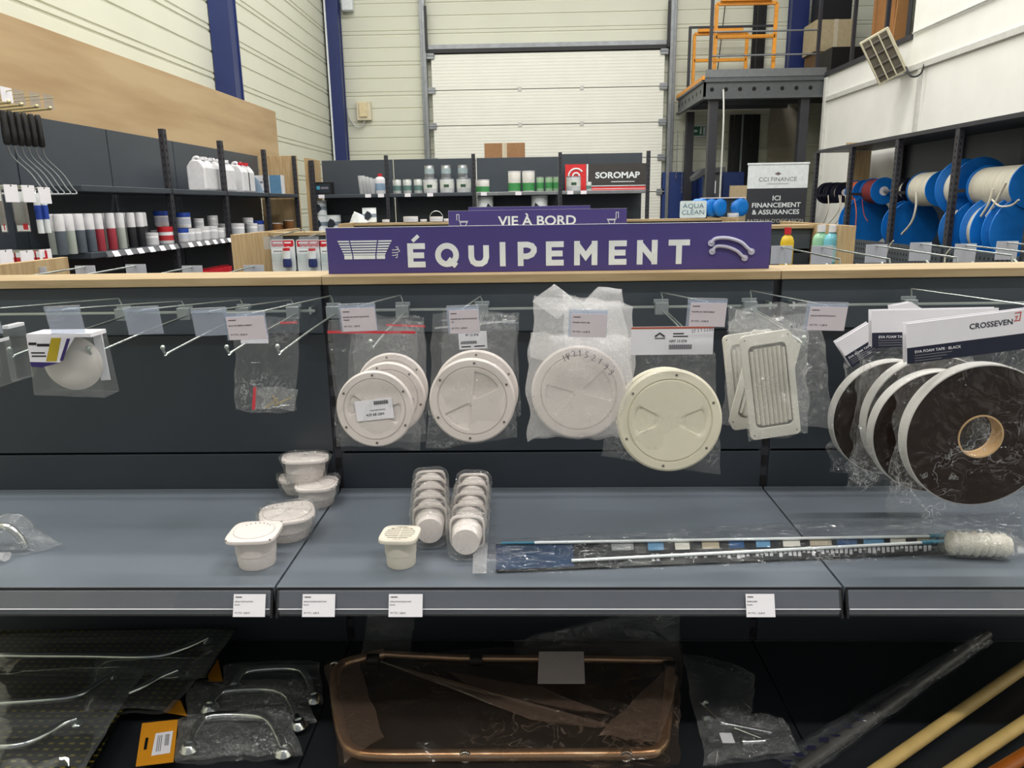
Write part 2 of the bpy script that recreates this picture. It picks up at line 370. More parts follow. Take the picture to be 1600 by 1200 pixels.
# raised oak ledge shelf on G3 (stock stands on it)
# main gondola: shelves
for i in range(-1, 4):
    if i in (-1, 3):
        continue
    x0, x1 = BAY[i]+.002, BAY[i+1]-.002
    sh = thing('gondola_shelf', ['dark grey steel shelf at the left end under the plain vent cup', 'dark grey steel middle shelf carrying the slotted vent cup and wrapped rows', 'dark grey steel shelf at the right end under the foam tape rolls'][i], 'shelf', ((x0+x1)/2, 1.42, .844))
    hw = (x1-x0)/2
    m = MB(); m.box(-hw, hw, -.2235, .239, -.03, 0); m.box(-hw, hw, .2390, .241, -.03, .004)
    m.build('shelf_panel', shelfm, sh, bevel=.0025)
    m = MB(); a = .012
    pr = [(-.2245, -.0042), (-.2262, -.0042), (-.2375, -.037), (-.2375, -.046), (-.2265, -.046), (-.2265, -.030), (-.2245, -.0275)]
    m.prism([(y, z) for y, z in pr], -hw+.006, hw-.006, 0, 'yz')
    m.build('price_rail', mat('rail_plastic', '5c5e68', .22, 0, .05, 8, coat=.4), sh, bevel=.0006)
    m = MB(); m.box(-hw+.004, hw-.004, -.2262, -.2236, -.0048, -.0012); m.build('rail_gap_shade', slot, sh)  # solid dark strip paints the shade in the gap above the rail
    m = MB(); m.tube([(-hw+.006, -.2400, -.0345), (hw-.006, -.2400, -.0345)], .0011, 6); m.build('rail_glint', mat('glint_white', 'd8d8de', .3), sh)  # pale tube imitates the bright glint line along the rail cover
    m = MB()
    m.grid([[(-hw+.004, -.2285, -.006), (hw-.004, -.2285, -.006)], [(-hw+.004, -.2400, -.0350), (hw-.004, -.2400, -.0350)], [(-hw+.004, -.2400, -.0480), (hw-.004, -.2400, -.0480)]])
    m.tube([(-hw+.004, -.2290, -.0055), (hw-.004, -.2290, -.0055)], .0010, 6)
    m.build('rail_cover', rigid, sh)
    for s_ in (-1, 1):
        m = MB(); m.prism([(-.2245, -.002), (-.2440, -.050), (-.2265, -.050), (-.2225, -.03)], s_*hw-.003*s_-.002, s_*hw-.003*s_+.002, 0, 'yz'); m.build('rail_end_cap', black, sh)
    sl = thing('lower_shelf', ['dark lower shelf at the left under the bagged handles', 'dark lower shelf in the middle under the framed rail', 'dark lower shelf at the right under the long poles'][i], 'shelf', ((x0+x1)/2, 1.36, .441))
    m = MB(); m.box(-hw, hw, -.33, .299, -.03, 0); m.box(-hw, hw, .2980, .3002, -.03, .004); m.build('shelf_panel', mat('shaded_shelf_steel', '202327', .42, 0, .05, 3, .1, 900), sl, bevel=.0025)  # shelf steel with the shade under the upper shelf put into its colour
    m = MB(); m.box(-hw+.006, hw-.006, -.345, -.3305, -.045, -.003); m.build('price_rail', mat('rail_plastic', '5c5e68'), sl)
# rails carrying the hooks
for i in range(3):
    x0, x1 = BAY[i]+.012, BAY[i+1]-.012
    m = MB(); m.box(x0, x1, -.052, -.046, 1.278, 1.2835)
    for x in (x0+.01, x1-.016): m.box(x, x+.006, -.046, .0, 1.272, 1.288)
    m.build('hook_rail', wirem, G1, bevel=.001)

# ------------------------------------------------------------------ purple signs
def sign(loc, label, words, size, z_text, cut=False):
    s = thing('category_sign', label, 'sign', loc)
    m = MB(); m.box(-.494, .494, 0, .010, 0, .102); m.build('sign_board', [purple], s, bevel=.001)
    m = MB(); m.box(-.494, .494, -.0002, .0102, .1021, .1026); m.box(-.4945, -.4941, -.0002, .0102, 0, .1025); m.build('board_edge', offw, s)
    return s
SG = sign((.033, 1.69, ZT+.0003), 'long purple sign reading ÉQUIPEMENT on the front gondola', '', 1, 1)
# letters
LET = {
 'E': [((0, 0), (0, 1)), ((0, 1), (.66, 1)), ((0, .5), (.6, .5)), ((0, 0), (.66, 0))],
 'U': [((0, 1), (0, .35), (.08, .12), (.25, .01), (.41, 0), (.57, .01), (.74, .12), (.82, .35), (.82, 1))],
 'I': [((0, 0), (0, 1))],
 'P': [((0, 0), (0, 1)), ((0, 1), (.38, 1), (.62, .93), (.73, .78), (.73, .64), (.62, .47), (.38, .37), (0, .37))],
 'M': [((0, 0), (0, 1)), ((0, .97), (.48, .33), (.96, .97)), ((.96, 1), (.96, 0))],
 'N': [((0, 0), (0, 1)), ((.05, .92), (.75, .08)), ((.8, 0), (.8, 1))],
 'T': [((0, 1), (.84, 1)), ((.42, 1), (.42, 0))],
 'Q': [tuple((.5+.5*cos(a*pi/12), .5+.5*sin(a*pi/12)) for a in range(25)), ((.55, .27), (1.0, -.10))],
}
def stroke(m, pts, wd, y, th, mi=0, cap=0):
    """a flat band of given width along a 2-D line, mitred"""
    P2 = [Vector(p) for p in pts]; n = len(P2); L_ = []; R_ = []
    for i, p in enumerate(P2):
        a = (P2[i]-P2[i-1]).normalized() if i else None; b = (P2[i+1]-P2[i]).normalized() if i < n-1 else None
        if i == 0 and (P2[0]-P2[-1]).length < 1e-6: a = (P2[-1]-P2[-2]).normalized()
        if i == n-1 and (P2[0]-P2[-1]).length < 1e-6: b = (P2[1]-P2[0]).normalized()
        if a is None: a = b; p = p-a*cap
        if b is None: b = a; p = p+b*cap
        t = (a+b).normalized(); nn = Vector((-t.y, t.x)); k = min(2.0, 1/max(.3, nn.dot(Vector((-a.y, a.x)))))
        L_.append(p+nn*wd/2*k); R_.append(p-nn*wd/2*k)
    vs = []
    for q in range(n): vs += [(L_[q].x, y-th, L_[q].y), (R_[q].x, y-th, R_[q].y), (L_[q].x, y, L_[q].y), (R_[q].x, y, R_[q].y)]
    fs = []
    for q in range(n-1):
        a = 4*q; b = a+4; fs += [(a, a+1, b+1, b), (a, b, b+2, a+2), (a+1, a+3, b+3, b+1)]
    fs += [(0, 2, 3, 1), (4*n-4, 4*n-3, 4*n-1, 4*n-2)]
    m.add(vs, fs, mi)
H = .0535; W_ = .0128; yb = -.0002; zb = .0125
def sx(px): return (P(px, 400, 1.69).x-.033)
for ch, px_ in zip('EQUIPEMENT', (637, 680, 732, 781, 809, 853, 897, 951, 995, 1044)):
    m = MB(); x = sx(px_)
    for k, st in enumerate(LET[ch]):
        stroke(m, [(x+a*(H-W_)+W_/2, zb+W_/2+b*(H-W_)) for a, b in st], W_, yb, .0006+k*.00012, 0, W_/2 if ch in 'EITPMN' and len(st) == 2 else 0)
    if px_ == 637: stroke(m, [(x+.012, zb+H+.0045), (x+.026, zb+H+.0165)], .008, yb, .0008)
    m.build('letter', offw, SG)
# blind icon on the sign, wind curls, grab rails
m = MB(); cx = sx(574); z0 = .0345
def trap(a0, a1, b0, b1, z0_, z1_):
    m.prism([(a0, z0_), (a1, z0_), (b1, z1_), (b0, z1_)], -.001, -.0002, 0)
for (a0, a1, b0, b1) in ((-.052, -.034, -.066, -.040), (-.031, .018, -.037, .024), (.021, .040, .027, .058)):
    n_ = 6
    trap(a0, a1, a0-.000, a1, .0325, .041)
    for k in range(n_):
        t0 = k/n_+.03; t1 = k/n_+.125
        zz0 = .041+t0*.034; zz1 = .041+t1*.034
        f = lambda p, q, t: p+(q-p)*t
        trap(cx*0+f(a0, b0, t0), f(a1, b1, t0), f(a0, b0, t1), f(a1, b1, t1), zz0, zz1)
for i in range(len(m.v)): m.v[i].x += cx
for k, (zz, l) in enumerate(((.052, .014), (.046, .017), (.040, .012))):
    x0 = sx(613); stroke(m, [(x0, zz), (x0+l*.6, zz), (x0+l, zz+.003), (x0+l*.9, zz+.007 if k < 2 else zz-.005), (x0+l*.6, zz+.006 if k < 2 else zz-.005)], .0014, yb, .0007)
m.build('vent_icon', offw, SG)
m = MB()
def rail(pts, r):
    q = [(sx(x), -.004, (P(x, y, 1.69).z-ZT)) for x, y in pts]
    m.tube(spl(q, 5), r, 8, 0, sy=1)
    for e in (q[0], q[-1]): m.cyl((e[0], -.0045, e[2]), (e[0], -.001, e[2]), r*1.9, 12)
rail([(1110, 380), (1116, 373), (1135, 372), (1155, 378), (1167, 388), (1173, 393)], .0038)
rail([(1112, 393), (1118, 385), (1135, 386), (1150, 392), (1158, 399), (1163, 403)], .0036)
m.build('grab_rail_icon', mat('pale_print', 'b9b9cf', .5), SG)
SV = sign((.03, 4.24, ZT+.0163), 'purple sign reading VIE À BORD on the second gondola', '', 1, 1)
m = MB(); m.text('VIE À BORD', .072, TR(0, -.0004, .040), 0, .022, 1.13); m.build('lettering', offw, SV); m = MB()
for s_ in (-1, 1):
    m = MB(); stroke(m, [(s_*.435+.008*s_*0-.000, .082), (s_*.435, .045), (s_*(.435-.05), .045)], .003, -.0002, .0006)
    stroke(m, [(s_*.435, .082), (s_*.448, .082), (s_*.448, .05)], .003, -.0002, .0006); stroke(m, [(s_*.43, .04), (s_*.39, .04), (s_*.4, .02), (s_*.425, .02), (s_*.43, .04)], .003, -.0002, .0006); m.build('seat_icon', offw, SV)
S3 = sign((-.02, 6.22, ZT+.030), 'plain purple sign edge showing on the third gondola behind VIE À BORD', '', 1, 1)

# ------------------------------------------------------------------ wall shelving on the left
def post(m, x, y, z1, ax, w_=.035, dp=.05, z0=.02, hole=.036):
    """perforated rack post; ax: side that shows its slots"""
    m.box(x-w_/2, x+w_/2, y-dp/2, y+dp/2, z0, z1)
    z = 1.15
    while z < z1-.03:
        m.box(x+(w_/2-.0005), x+w_/2+.0006, y-.008, y+.008, z, z+hole*.55, 1)
        m.box(x-w_*.13, x+w_*.13, y-dp/2-.0006, y-dp/2+.0005, z, z+hole*.55, 1); z += .05
LY = [3.46, 4.46, 5.46, 6.46, 7.5, 8.45]
LU = thing('wall_shelving', 'grey steel shelving along the left wall under the oak board', 'shelving unit', (-2.8, 6, 0))
for i in range(5):
    m = MB(); m.box(-3.02, -3.0, LY[i]+.006, LY[i+1]-.006, .1, 2.06); m.build('back_panel', grey, LU, world=True, bevel=.002)
for y in LY[2:]:
    m = MB(); post(m, -2.6, y, 2.055, 'x'); m.build('post', [postm, slot], LU, world=True)
for i in range(1, 5):
    for z, mt in ((1.647, grey), (1.263, grey), (.86, grey)):
        m = MB(); y0, y1 = LY[i]+.02, LY[i+1]-.02
        if i == 1: y0 = 4.35
        m.box(-2.99, -2.575, y0, y1, z-.035, z); m.build('shelf', mt, LU, world=True, bevel=.004)
m = MB(); m.box(-3.0, -2.58, 8.47, 8.5, .1, 2.06); m.build('end_panel', woodv, LU, world=True, bevel=.002)
# price strips (rail under each shelf edge, many small labels)
for (y0, y1) in ((4.5, 5.44), (5.48, 6.44), (6.48, 7.48)):
    m = MB(); m.prism([(-2.575, 1.262), (-2.56, 1.228), (-2.575, 1.224)], y0, y1, 0, 'xz')
    m.v = [Vector(v) for v in m.v]
    m.build('price_strip', mat('rail_plastic', '5c5e68'), LU, world=True)
# ------------------------------------------------------------------ back shelving
BX = [-2.56, -1.68, -.67, .33, 1.34]
BU = thing('wall_shelving', 'grey steel shelving standing before the roller door', 'shelving unit', (-.6, 9.2, 0))
for i in range(4):
    m = MB(); m.box(BX[i]+.006, BX[i+1]-.006, 9.4, 9.42, .1, 2.055+(.03 if i == 3 else 0)); m.build('back_panel', grey, BU, world=True, bevel=.002)
for z in (1.647, 1.22):
    for i in range(4):
        m = MB(); m.box(BX[i]+.02, BX[i+1]-.02, 8.93, 9.39, z-.04, z); m.build('shelf', zinc if (i > 1 and z > 1.5) else grey, BU, world=True, bevel=.004)
for x in BX[1:]:
    m = MB(); post(m, x, 8.95, 2.075, 'y', .04); m.build('post', [postm, slot], BU, world=True)
m = MB(); m.box(-2.62, -2.58, 8.9, 9.43, .1, 2.06); m.build('end_panel', woodv, BU, world=True, bevel=.002)
m = MB(); post(m, -2.54, 8.9, 2.03, 'y', .05); m.build('post', [postm, slot], BU, world=True)
# ------------------------------------------------------------------ rope rack on the right
RY = [9.27, 8.27, 7.25, 6.25, 5.25, 4.25]
RU = thing('rope_rack', 'black steel rack along the right wall holding rope reels', 'rack', (3.6, 7, 0))
for i, y in enumerate(RY):
    m = MB(); m.box(3.35, 3.39, y-.03, y+.03, .02, 2.05)
    z = 1.2
    while z < 2:
        m.box(3.3495, 3.351, y-.008, y+.008, z, z+.02, 1); m.box(3.362, 3.376, y-.0305, y-.0295, z, z+.022, 1); z += .05
    m.build('post', [postm, slot], RU, world=True)
    m = MB(); m.box(3.88, 3.92, y-.03, y+.03, .02, 2.05); m.build('rear_post', postm, RU, world=True)
m = MB(); m.cyl((3.62, 4.2, 1.58), (3.62, 9.55, 1.58), .012, 10); m.build('axle_bar', zinc, RU, world=True)
for y in RY:
    m = MB(); m.box(3.39, 3.88, y-.012, y+.012, 1.54, 1.568); m.build('cross_bar', postm, RU, world=True)
m = MB(); m.box(3.345, 3.375, 4.2, 9.31, 2.03, 2.065); m.build('top_rail', postm, RU, world=True, bevel=.003)
m = MB(); m.box(3.38, 3.93, 4.2, 9.31, 2.04, 2.055); m.build('top_sheet', greyd, RU, world=True)
for i in range(5):
    if i == 0: continue
    m = MB(); m.box(3.93, 3.945, RY[i+1]+.005, RY[i]-.005, .1, 2.04); m.build('back_panel', grey, RU, world=True)
for i in range(5):
    m = MB(); m.box(3.36, 3.9, RY[i+1]+.03, RY[i]-.03, .975, 1.0); m.build('shelf', postm, RU, world=True)
    m = MB(); m.box(3.34, 3.355, RY[i+1]+.02, RY[i]-.02, .86, 1.10)
    for r_ in range(4):
        for c_ in range(16): m.box(3.3385, 3.3402, RY[i+1]+.08+c_*.055, RY[i+1]+.094+c_*.055, .9+r_*.05, .922+r_*.05, 1)
    m.build('perforated_panel', [grey, slot], RU, world=True)
for k, (y, z0, z1) in enumerate(((8.95, 1.175, 2.035), )):
    m = MB(); m.box(3.62, 3.86, y, y+.03, z0, z1); o = m.build('wooden_plank', woodv); tag(o, 'pale wooden plank standing upright inside the rope rack end', 'plank')
# ------------------------------------------------------------------ hooks with price pockets on the front gondola
def rows_text(m, lines, M, mi):
    for s_, size, x, z in lines:
        vs, fs = text_geo(s_, .012); w_ = max(v[0] for v in vs)
        m.add([M @ Vector((x+(a+w_)*size, 0, z+b*size)) for a, b, _ in vs], fs, mi)
def price_card(m, M, w_, h_, title, price, paper_i=0, ink_i=1):
    m.T = M
    m.box(-w_/2, w_/2, -.0003, .0003, -h_/2, h_/2, paper_i)
    m.T = Matrix()
    m.T = M; m.box(-w_*.44, -w_*.24, -.0007, -.0004, h_*.35, h_*.375, ink_i); m.T = Matrix()
    rows_text(m, [(title[:24], .0034, -w_*.46, h_*.12), (title[24:44] or '-', .003, -w_*.46, 0), ('PV TTC : '+price+' €', .0038, -w_*.44, -h_*.28)], M @ TR(0, -.0005), ink_i)
def hook(apx, apy, tpx, tpy, label, title=None, price='', tw=.058, skew=0.0, rod=.373, group='display hooks of the front gondola', dz=0):
    A = P(apx, apy, 1.600); h = thing('display_hook', label, 'hook', (A.x, 1.61, 1.28), group=group)
    T = P(tpx, tpy, 1.19); x = A.x; tx = (T.x-A.x)*.35+skew
    tz = T.z-1.28; az = A.z-1.28
    m = MB(); m.tube([(0.004, -.008, -.004), (.003, -.010, az*.7), (0, -.012, az)] + [(tx, -.42+.006, tz-.002), (tx, -.42, tz-.004)], .0014, 7)
    m.build('upper_wire', wirem, h, smooth=50)
    m = MB(); m.box(-.012, .016, -.0155, -.0005, -.014, .012); m.box(-.014, .018, -.0012, .0008, .009, .018); m.build('rail_clip', mat('clip_zinc', '9da5a8', .35, .7), h, bevel=.001)
    m = MB(); m.tube(spl([(.004, -.014, -.006), (.004, -.2, -.012+dz), (.003, .018-rod, -.020+dz), (.002, .007-rod, -.021+dz), (.001, -rod, -.012+dz)], 4), .0024, 8)
    m.tube([(.009, -.014, -.004), (.009, -.2, -.009+dz)], .0013, 6)
    m.lathe([(.0005, -.004), (.0036, -.002), (.0042, .001), (.003, .004), (.0005, .005)], 12, 0, TR(.001, -rod, -.009+dz)); m.build('product_rod', wirem, h, smooth=60)
    m = MB(TR(tx, -.42, tz, .12, .03*(1 if tpx > 834 else -1))); w2 = tw/2
    m.box(-w2, w2, -.0014, -.0006, -.042, -.001); m.box(-w2, w2, .0008, .0014, -.042, .002); m.box(-w2, w2, -.0026, .0030, -.003, .004)
    m.box(-w2, w2, -.0018, -.0012, -.0425, -.041)
    hp = m.build('price_pocket', tagf, h, bevel=.0004)
    if title:
        m = MB(); price_card(m, TR(tx, -.42, tz, .12, .03*(1 if tpx > 834 else -1)) @ TR(.0015, -.0034, -.022), tw*.92, .0385, title, price)
        m.build('price_card', [pinkp, ink], hp)
    return h
hook(186, 466, -41, 483, 'bare display hook at the far left end of the front rail', None, '')
hook(284, 470, 91, 482, 'display hook with empty price pocket above the packed white dome vent')
hook(376, 468, 215, 483, 'display hook with empty price pocket and nothing hung on it, nearer the dome vent pack')
hook(455, 468, 321, 485, 'display hook with empty price pocket next to the small screw bag')
hook(517, 462, 406, 491, 'display hook slanting left with the paper price card over the screw bag', 'BILLE DE REMPLACEMENT', '20,00', .068, -.03)
hook(626, 461, 558, 478, 'display hook carrying the small white hatch bags with red zips', 'TRAPPE DE VISITE BLANCHE FERMEE', '5,90', .06, rod=.335)
hook(751, 463, 721, 481, 'display hook carrying the two clear bags with larger white hatches', 'TRAPPE DE VISITE BLANCHE 140', '8,90', .052, rod=.335)
hook(898, 462, 917, 487, 'display hook buried in the frosted bubble bags', 'TRAPPE VISITE GM', '12,90', .062, rod=.31)
hook(1033, 457, 1113, 470, 'display hook carrying the cream round hatches', 'TRAPPE DE VISITE BEIGE', '10,90', .062, rod=.33)
hook(1172, 454, 1302, 476, 'display hook carrying the bagged louvre grilles', 'GRILLE AERATION BLANC', '11,00', .064, rod=.34)
hook(1423, 451, 1640, 478, 'display hook carrying the foam tape rolls', None, '', dz=0.012)

# ------------------------------------------------------------------ clear bags
def bag(parent, c, Y, thick=.008, seed=0, amp=.003, m_=None, name='clear_bag', nx=22, nz_=26, curl=0, edge=.002, plane='Y', zlift=0, bulge=None, solid=False):
    """two crinkled sheets joined at their edges. c: TL, TR, BR, BL in photo px on plane Y (or Z)"""
    W4 = [P(*q, Y) if plane == 'Y' else PZ(*q, Y) for q in c] if not isinstance(c[0], Vector) else c
    o = parent.location; m = MB(); nrm = (W4[1]-W4[0]).cross(W4[3]-W4[0]).normalized()
    if nrm.y > 0 and plane == 'Y': nrm = -nrm
    if plane == 'Z' and nrm.z < 0: nrm = -nrm
    R0 = random.Random(seed); ph = R0.random()*50
    for side in (1, -1):
        g = []
        for j in range(nz_+1):
            v = j/nz_; row = []
            for i in range(nx+1):
                u = i/nx; a = W4[0].lerp(W4[1], u); b = W4[3].lerp(W4[2], u); p = a.lerp(b, v)
                ed = (sin(pi*u)*sin(pi*v)); eg = 1-min(1, ed*3)
                t = thick*(min(1, sin(pi*u)*1.6)**.6)*(min(1, sin(pi*min(1, v*.9+.06))*1.5)**.7)
                if bulge: t *= bulge(u, v)
                wv = nz(p.x*3+seed, p.z*2.2+p.y*3, ph, 6)*amp*1.3+nz(p.x+ph, p.z+p.y, seed+side*3.1, 26)*amp+abs(nz(p.x+u*.02, (p.z+p.y)*.5, seed+7+side, 48))*amp*.9
                q = p+nrm*(side*t+wv*(1 if ed > .02 else .5)+zlift)
                k = nz(p.x*9+seed*2, p.z*9+p.y*9, 3.3, 3)*edge*3*eg
                q = q+(W4[1]-W4[0]).normalized()*k+(W4[3]-W4[0]).normalized()*nz(p.x*11, p.z*7+seed, 9.3, 3)*edge*3*eg
                row.append(q-o)
            g.append(row)
        m.grid(g)
    return m.build(name, m_ or clearf, parent, smooth=180)
def hatch(label, cx, cy, r_px, Y, m_, tilt=0, rot=0, style=0, group=None, lab=None, name='inspection_hatch', ysq=1.0):
    c = P(cx, cy, Y); e = P(cx+r_px, cy, Y); r = (e-c).length
    h = thing(name, label, 'hatch cover', c, group=group, rot=(tilt, 0, 0))
    F_ = Matrix.Rotation(pi/2, 4, 'X') @ Matrix.Diagonal((1, 1, 1, 1))   # local z of the lathe -> -y (towards the aisle)
    m = MB(Matrix.Rotation(rot, 4, 'Y') @ F_)
    m.lathe([(r*.5, -.004), (r*.97, -.004), (r, -.002), (r*.995, .0005), (r*.955, .0035), (r*.815, .0042), (r*.81, .0025), (r*.80, .0022)], 72)
    m.build('flange', m_, h, smooth=35)
    # turning lid: dish with two wedge recesses beside a raised bar
    m = MB(Matrix.Rotation(rot, 4, 'Y') @ F_)
    N = 72; rings = [0, .1, .2, .3, .4, .5, .58, .64, .70, .745, .775, .79]; g = []
    for q in rings:
        row = []
        for k in range(N):
            a = 2*pi*k/N; x = q*r*cos(a); y = q*r*sin(a); z = .0045-(.0025 if q > .78 else 0)
            u_ = abs(y)/r; bar_ = .16+.10*abs(x)/r
            if style in (0, 3):
                # wedge pockets opening left and right of a diagonal bar
                an = abs(math.atan2(y, x)); an = min(an, pi-an)
                d_ = max(0, min(1, (.52-an)/.07))*max(0, min(1, (q-.12)/.1))*max(0, min(1, (.70-q)/.05))
                z -= .015*d_*(.3+.7*q/.7)
            else:
                an = abs(math.atan2(y, x)); an = min(an, pi-an)
                d_ = max(0, min(1, (.42-an)/.12))*max(0, min(1, (q-.28)/.12))*max(0, min(1, (.66-q)/.08))
                z -= .011*d_
            row.append((x, y, z))
        g.append(row)
    m.grid(g, wrap=True); m.build('lid', m_, h, smooth=40)
    m = MB(F_)
    for k in range(0 if style == 3 else 6):
        a = k*pi/3+.35+rot; x = r*.885*cos(a); y = r*.885*sin(a); m.cyl((x, y, .0036), (x, y, .0048), .0022, 10)
    m.build('screw_hole', mat('hole_grey', '6a625e', .6), h) if m.v else None
    if lab:
        m = MB(TR(0, -.0062, 0, 0, lab[0])); w_, hh = lab[1], lab[2]; m.box(-w_/2, w_/2, -.0004, .0004, -hh/2, hh/2, 0)
        M = TR(0, -.0062, 0, 0, lab[0]) @ TR(0, -.0008, 0, 0, pi)
        m.T = Matrix()
        rows_text(m, [('N97 89 074', .0066, -w_*.25, hh*.22), ('TRAPPE INSPECTION', .003, -w_*.3, hh*.02)], M, 1)
        for k in range(22): m.T = M; m.box(-w_*.4+k*.0012, -w_*.4+k*.0012+(.0007 if k % 3 else .0004), -.0002, 0, -hh*.42, -hh*.24, 1)
        m.T = Matrix(); m.build('paper_label', [paper, ink], h)
    return h
def baggrp(label, cx, cy, Y, group=None, cat='bag', name='zip_bag'):
    c = P(cx, cy, Y); return thing(name, label, cat, c, group=group)
def W(px, py, Y, o): return P(px, py, Y)-o.location
def strip(parent, name, a, b, Y, wd, m_, dy=-.004):
    p, q = P(*a, Y)-parent.location, P(*b, Y)-parent.location
    m = MB(); n = 10; g = []
    for i in range(n+1):
        t = p.lerp(q, i/n); yy = dy+.0012*sin(i*1.7); g.append((t, yy))
    top = [(t.x, t.y+y, t.z+wd/2) for t, y in g]; bot = [(t.x, t.y+y, t.z-wd/2) for t, y in g]
    m.grid([top, bot]); m.grid([[(x, y+.0006, z) for x, y, z in bot], [(x, y+.0006, z) for x, y, z in top]])
    return m.build(name, m_, parent, smooth=180)
redz = mat('red_zip', 'd8404a', .4, 0, .03, 40)
# hand-written digits as thin strokes
HW = {'0': [(.5, 0), (.1, .3), (.15, .8), (.5, 1), (.8, .7), (.75, .2), (.5, 0)], '1': [(.1, .7), (.45, 1), (.4, 0)], '2': [(.1, .8), (.4, 1), (.7, .75), (.1, 0), (.8, .05)],
      '3': [(.1, .95), (.6, .95), (.35, .55), (.7, .35), (.5, 0), (.1, .05)], '4': [(.6, 1), (.1, .4), (.8, .4), (.6, .7), (.6, 0)], '5': [(.75, 1), (.25, 1), (.2, .55), (.6, .55), (.7, .2), (.1, 0)],
      '9': [(.7, .7), (.4, 1), (.1, .75), (.4, .5), (.7, .75), (.6, 0), (.2, 0)], '8': [(.4, .5), (.1, .8), (.4, 1), (.7, .8), (.1, .2), (.4, 0), (.7, .2), (.4, .5)], 'C': [(.8, .9), (.4, 1), (.1, .5), (.4, 0), (.8, .1)],
      'F': [(.8, 1), (.2, 1), (.1, 0), (.12, .5), (.6, .55)], 'M': [(.05, 0), (.15, 1), (.45, .4), (.8, 1), (.9, 0)], 'P': [(.1, 0), (.2, 1), (.7, .85), (.6, .55), (.15, .5)], 'A': [(0, 0), (.4, 1), (.75, 0), (.6, .4), (.15, .4)]}
def scrawl(parent, txt, pts, Y, h_, r_, dy):
    """pen marks following the line through pts"""
    m = MB(); a = [P(*p, Y)-parent.location for p in pts]; c = spl(a, 8); n = len(txt)
    for i, ch in enumerate(txt):
        if ch not in HW: continue
        t = (i+.1)/n*(len(c)-1); k = int(t); p = c[k].lerp(c[min(k+1, len(c)-1)], t-k); d_ = (c[min(k+1, len(c)-1)]-c[max(k-1, 0)]).normalized(); up = Vector((-d_.z, 0, d_.x))
        m.tube([p+d_*(x*h_*.72)+up*((z-.5)*h_)+Vector((0, dy, 0)) for x, z in HW[ch]], r_, 5)
    return m.build('handwriting', mat('pen_ink', '20203c', .5), parent)

# small hatch bags with red zips (hook 626)
b = baggrp('rearmost zip bag with red seal behind the small white hatches', 612, 590, 1.40, 'zip bags with small hatches')
bag(b, [(556, 489), (664, 497), (664, 676), (552, 672)], 1.40, .008, 3, .003)
strip(b, 'zip_seal', (604, 507), (665, 509), 1.40, .0035, redz, -.006)
hatch('small white round hatch, rearmost of three hanging on the red-zip hook', 613, 607, 56, 1.39, whitep, -.05, .3, 0)
b = baggrp('middle zip bag with red seal holding a small white hatch', 606, 600, 1.335)
bag(b, [(546, 496), (662, 502), (668, 690), (548, 690)], 1.335, .008, 5, .003)
hatch('small white round hatch, middle of three hanging on the red-zip hook', 608, 622, 57, 1.33, whitep, -.05, .5, 0)
b = baggrp('front zip bag with red seal and pen mark, holding a small white hatch', 590, 600, 1.265)
bag(b, [(511, 499), (651, 512), (655, 702), (527, 696)], 1.265, .010, 8, .0035)
strip(b, 'zip_seal', (513, 518), (650, 518.5), 1.265, .0045, redz, -.006)
scrawl(b, 'CF313140', [(521, 530), (545, 524), (569, 526)], 1.265, .0052, .0004, -.008)
hatch('small white round hatch with an upside-down paper label in the front red-zip bag', 586, 639, 60.5, 1.262, whitep, -.06, .2, 2, lab=(-.10, .066, .036))
# larger white hatches (hook 751)
b = baggrp('rear clear zip bag behind the larger white hatch', 745, 590, 1.35)
bag(b, [(690, 484), (812, 491), (811, 650), (692, 655)], 1.35, .009, 12, .003); strip(b, 'zip_seal', (690, 500), (810, 504), 1.35, .003, tagf, -.004)
hatch('larger white round hatch partly hidden behind its twin with bow-tie grips', 744, 612, 66, 1.345, whitep, -.05, 1.2, 0)
b = baggrp('front clear zip bag with a small barcode label, holding the larger white hatch', 737, 590, 1.255)
bag(b, [(675, 489), (806, 491), (805, 684), (668, 700)], 1.255, .011, 15, .003); strip(b, 'zip_seal', (680, 512), (806, 500), 1.255, .0028, frost, -.005)
m = MB(); c_ = W(739, 531, 1.25, b); m.T = TR(c_.x, c_.y-.004, c_.z, 0, -.04); m.box(-.024, .024, -.0003, .0003, -.015, .015)
for k in range(20): m.box(-.021+k*.0014, -.0202+k*.0014, -.0006, -.0003, -.006, -.001, 1)
rows_text(m, [('97 12 074', .0055, -.012, .009)], TR(0, -.0006), 1); m.box(-.02, -.004, -.0006, -.0003, -.0115, -.0095, 1); m.box(.002, .02, -.0006, -.0003, -.0115, -.0095, 1); m.build('barcode_label', [paper, ink], b)
hatch('larger white round hatch with bow-tie grips in the front clear bag', 738, 626, 67.5, 1.25, whitep, -.05, -.95, 0)
# frosted bubble bags (hook 898)
b = baggrp('rear frosted bubble bag bunched up beside the sign', 930, 500, 1.38, name='bubble_bag')
bag(b, [(880, 462), (972, 470), (990, 600), (885, 600)], 1.38, .022, 22, .008, frost)
bag(b, [(908, 476), (938, 448), (973, 452), (975, 480)], 1.40, .012, 24, .007, frost, name='bag_corner', nx=12, nz_=12)
b = baggrp('front frosted bubble bag with pen marking around the hidden round hatch', 905, 570, 1.25, name='bubble_bag')
bag(b, [(836, 462), (990, 478), (985, 600), (828, 560)], 1.27, .018, 31, .006, frost)
bag(b, [(824, 520), (994, 520), (985, 683), (822, 686)], 1.25, .020, 33, .006, frost, edge=.004)
bag(b, [(834, 472), (862, 444), (903, 474), (868, 500)], 1.29, .010, 36, .006, frost, name='bag_corner', nx=14, nz_=12)
scrawl(b, 'MP2152199', [(880, 560), (902, 551), (934, 562), (958, 584)], 1.218, .0105, .00055, -.004)
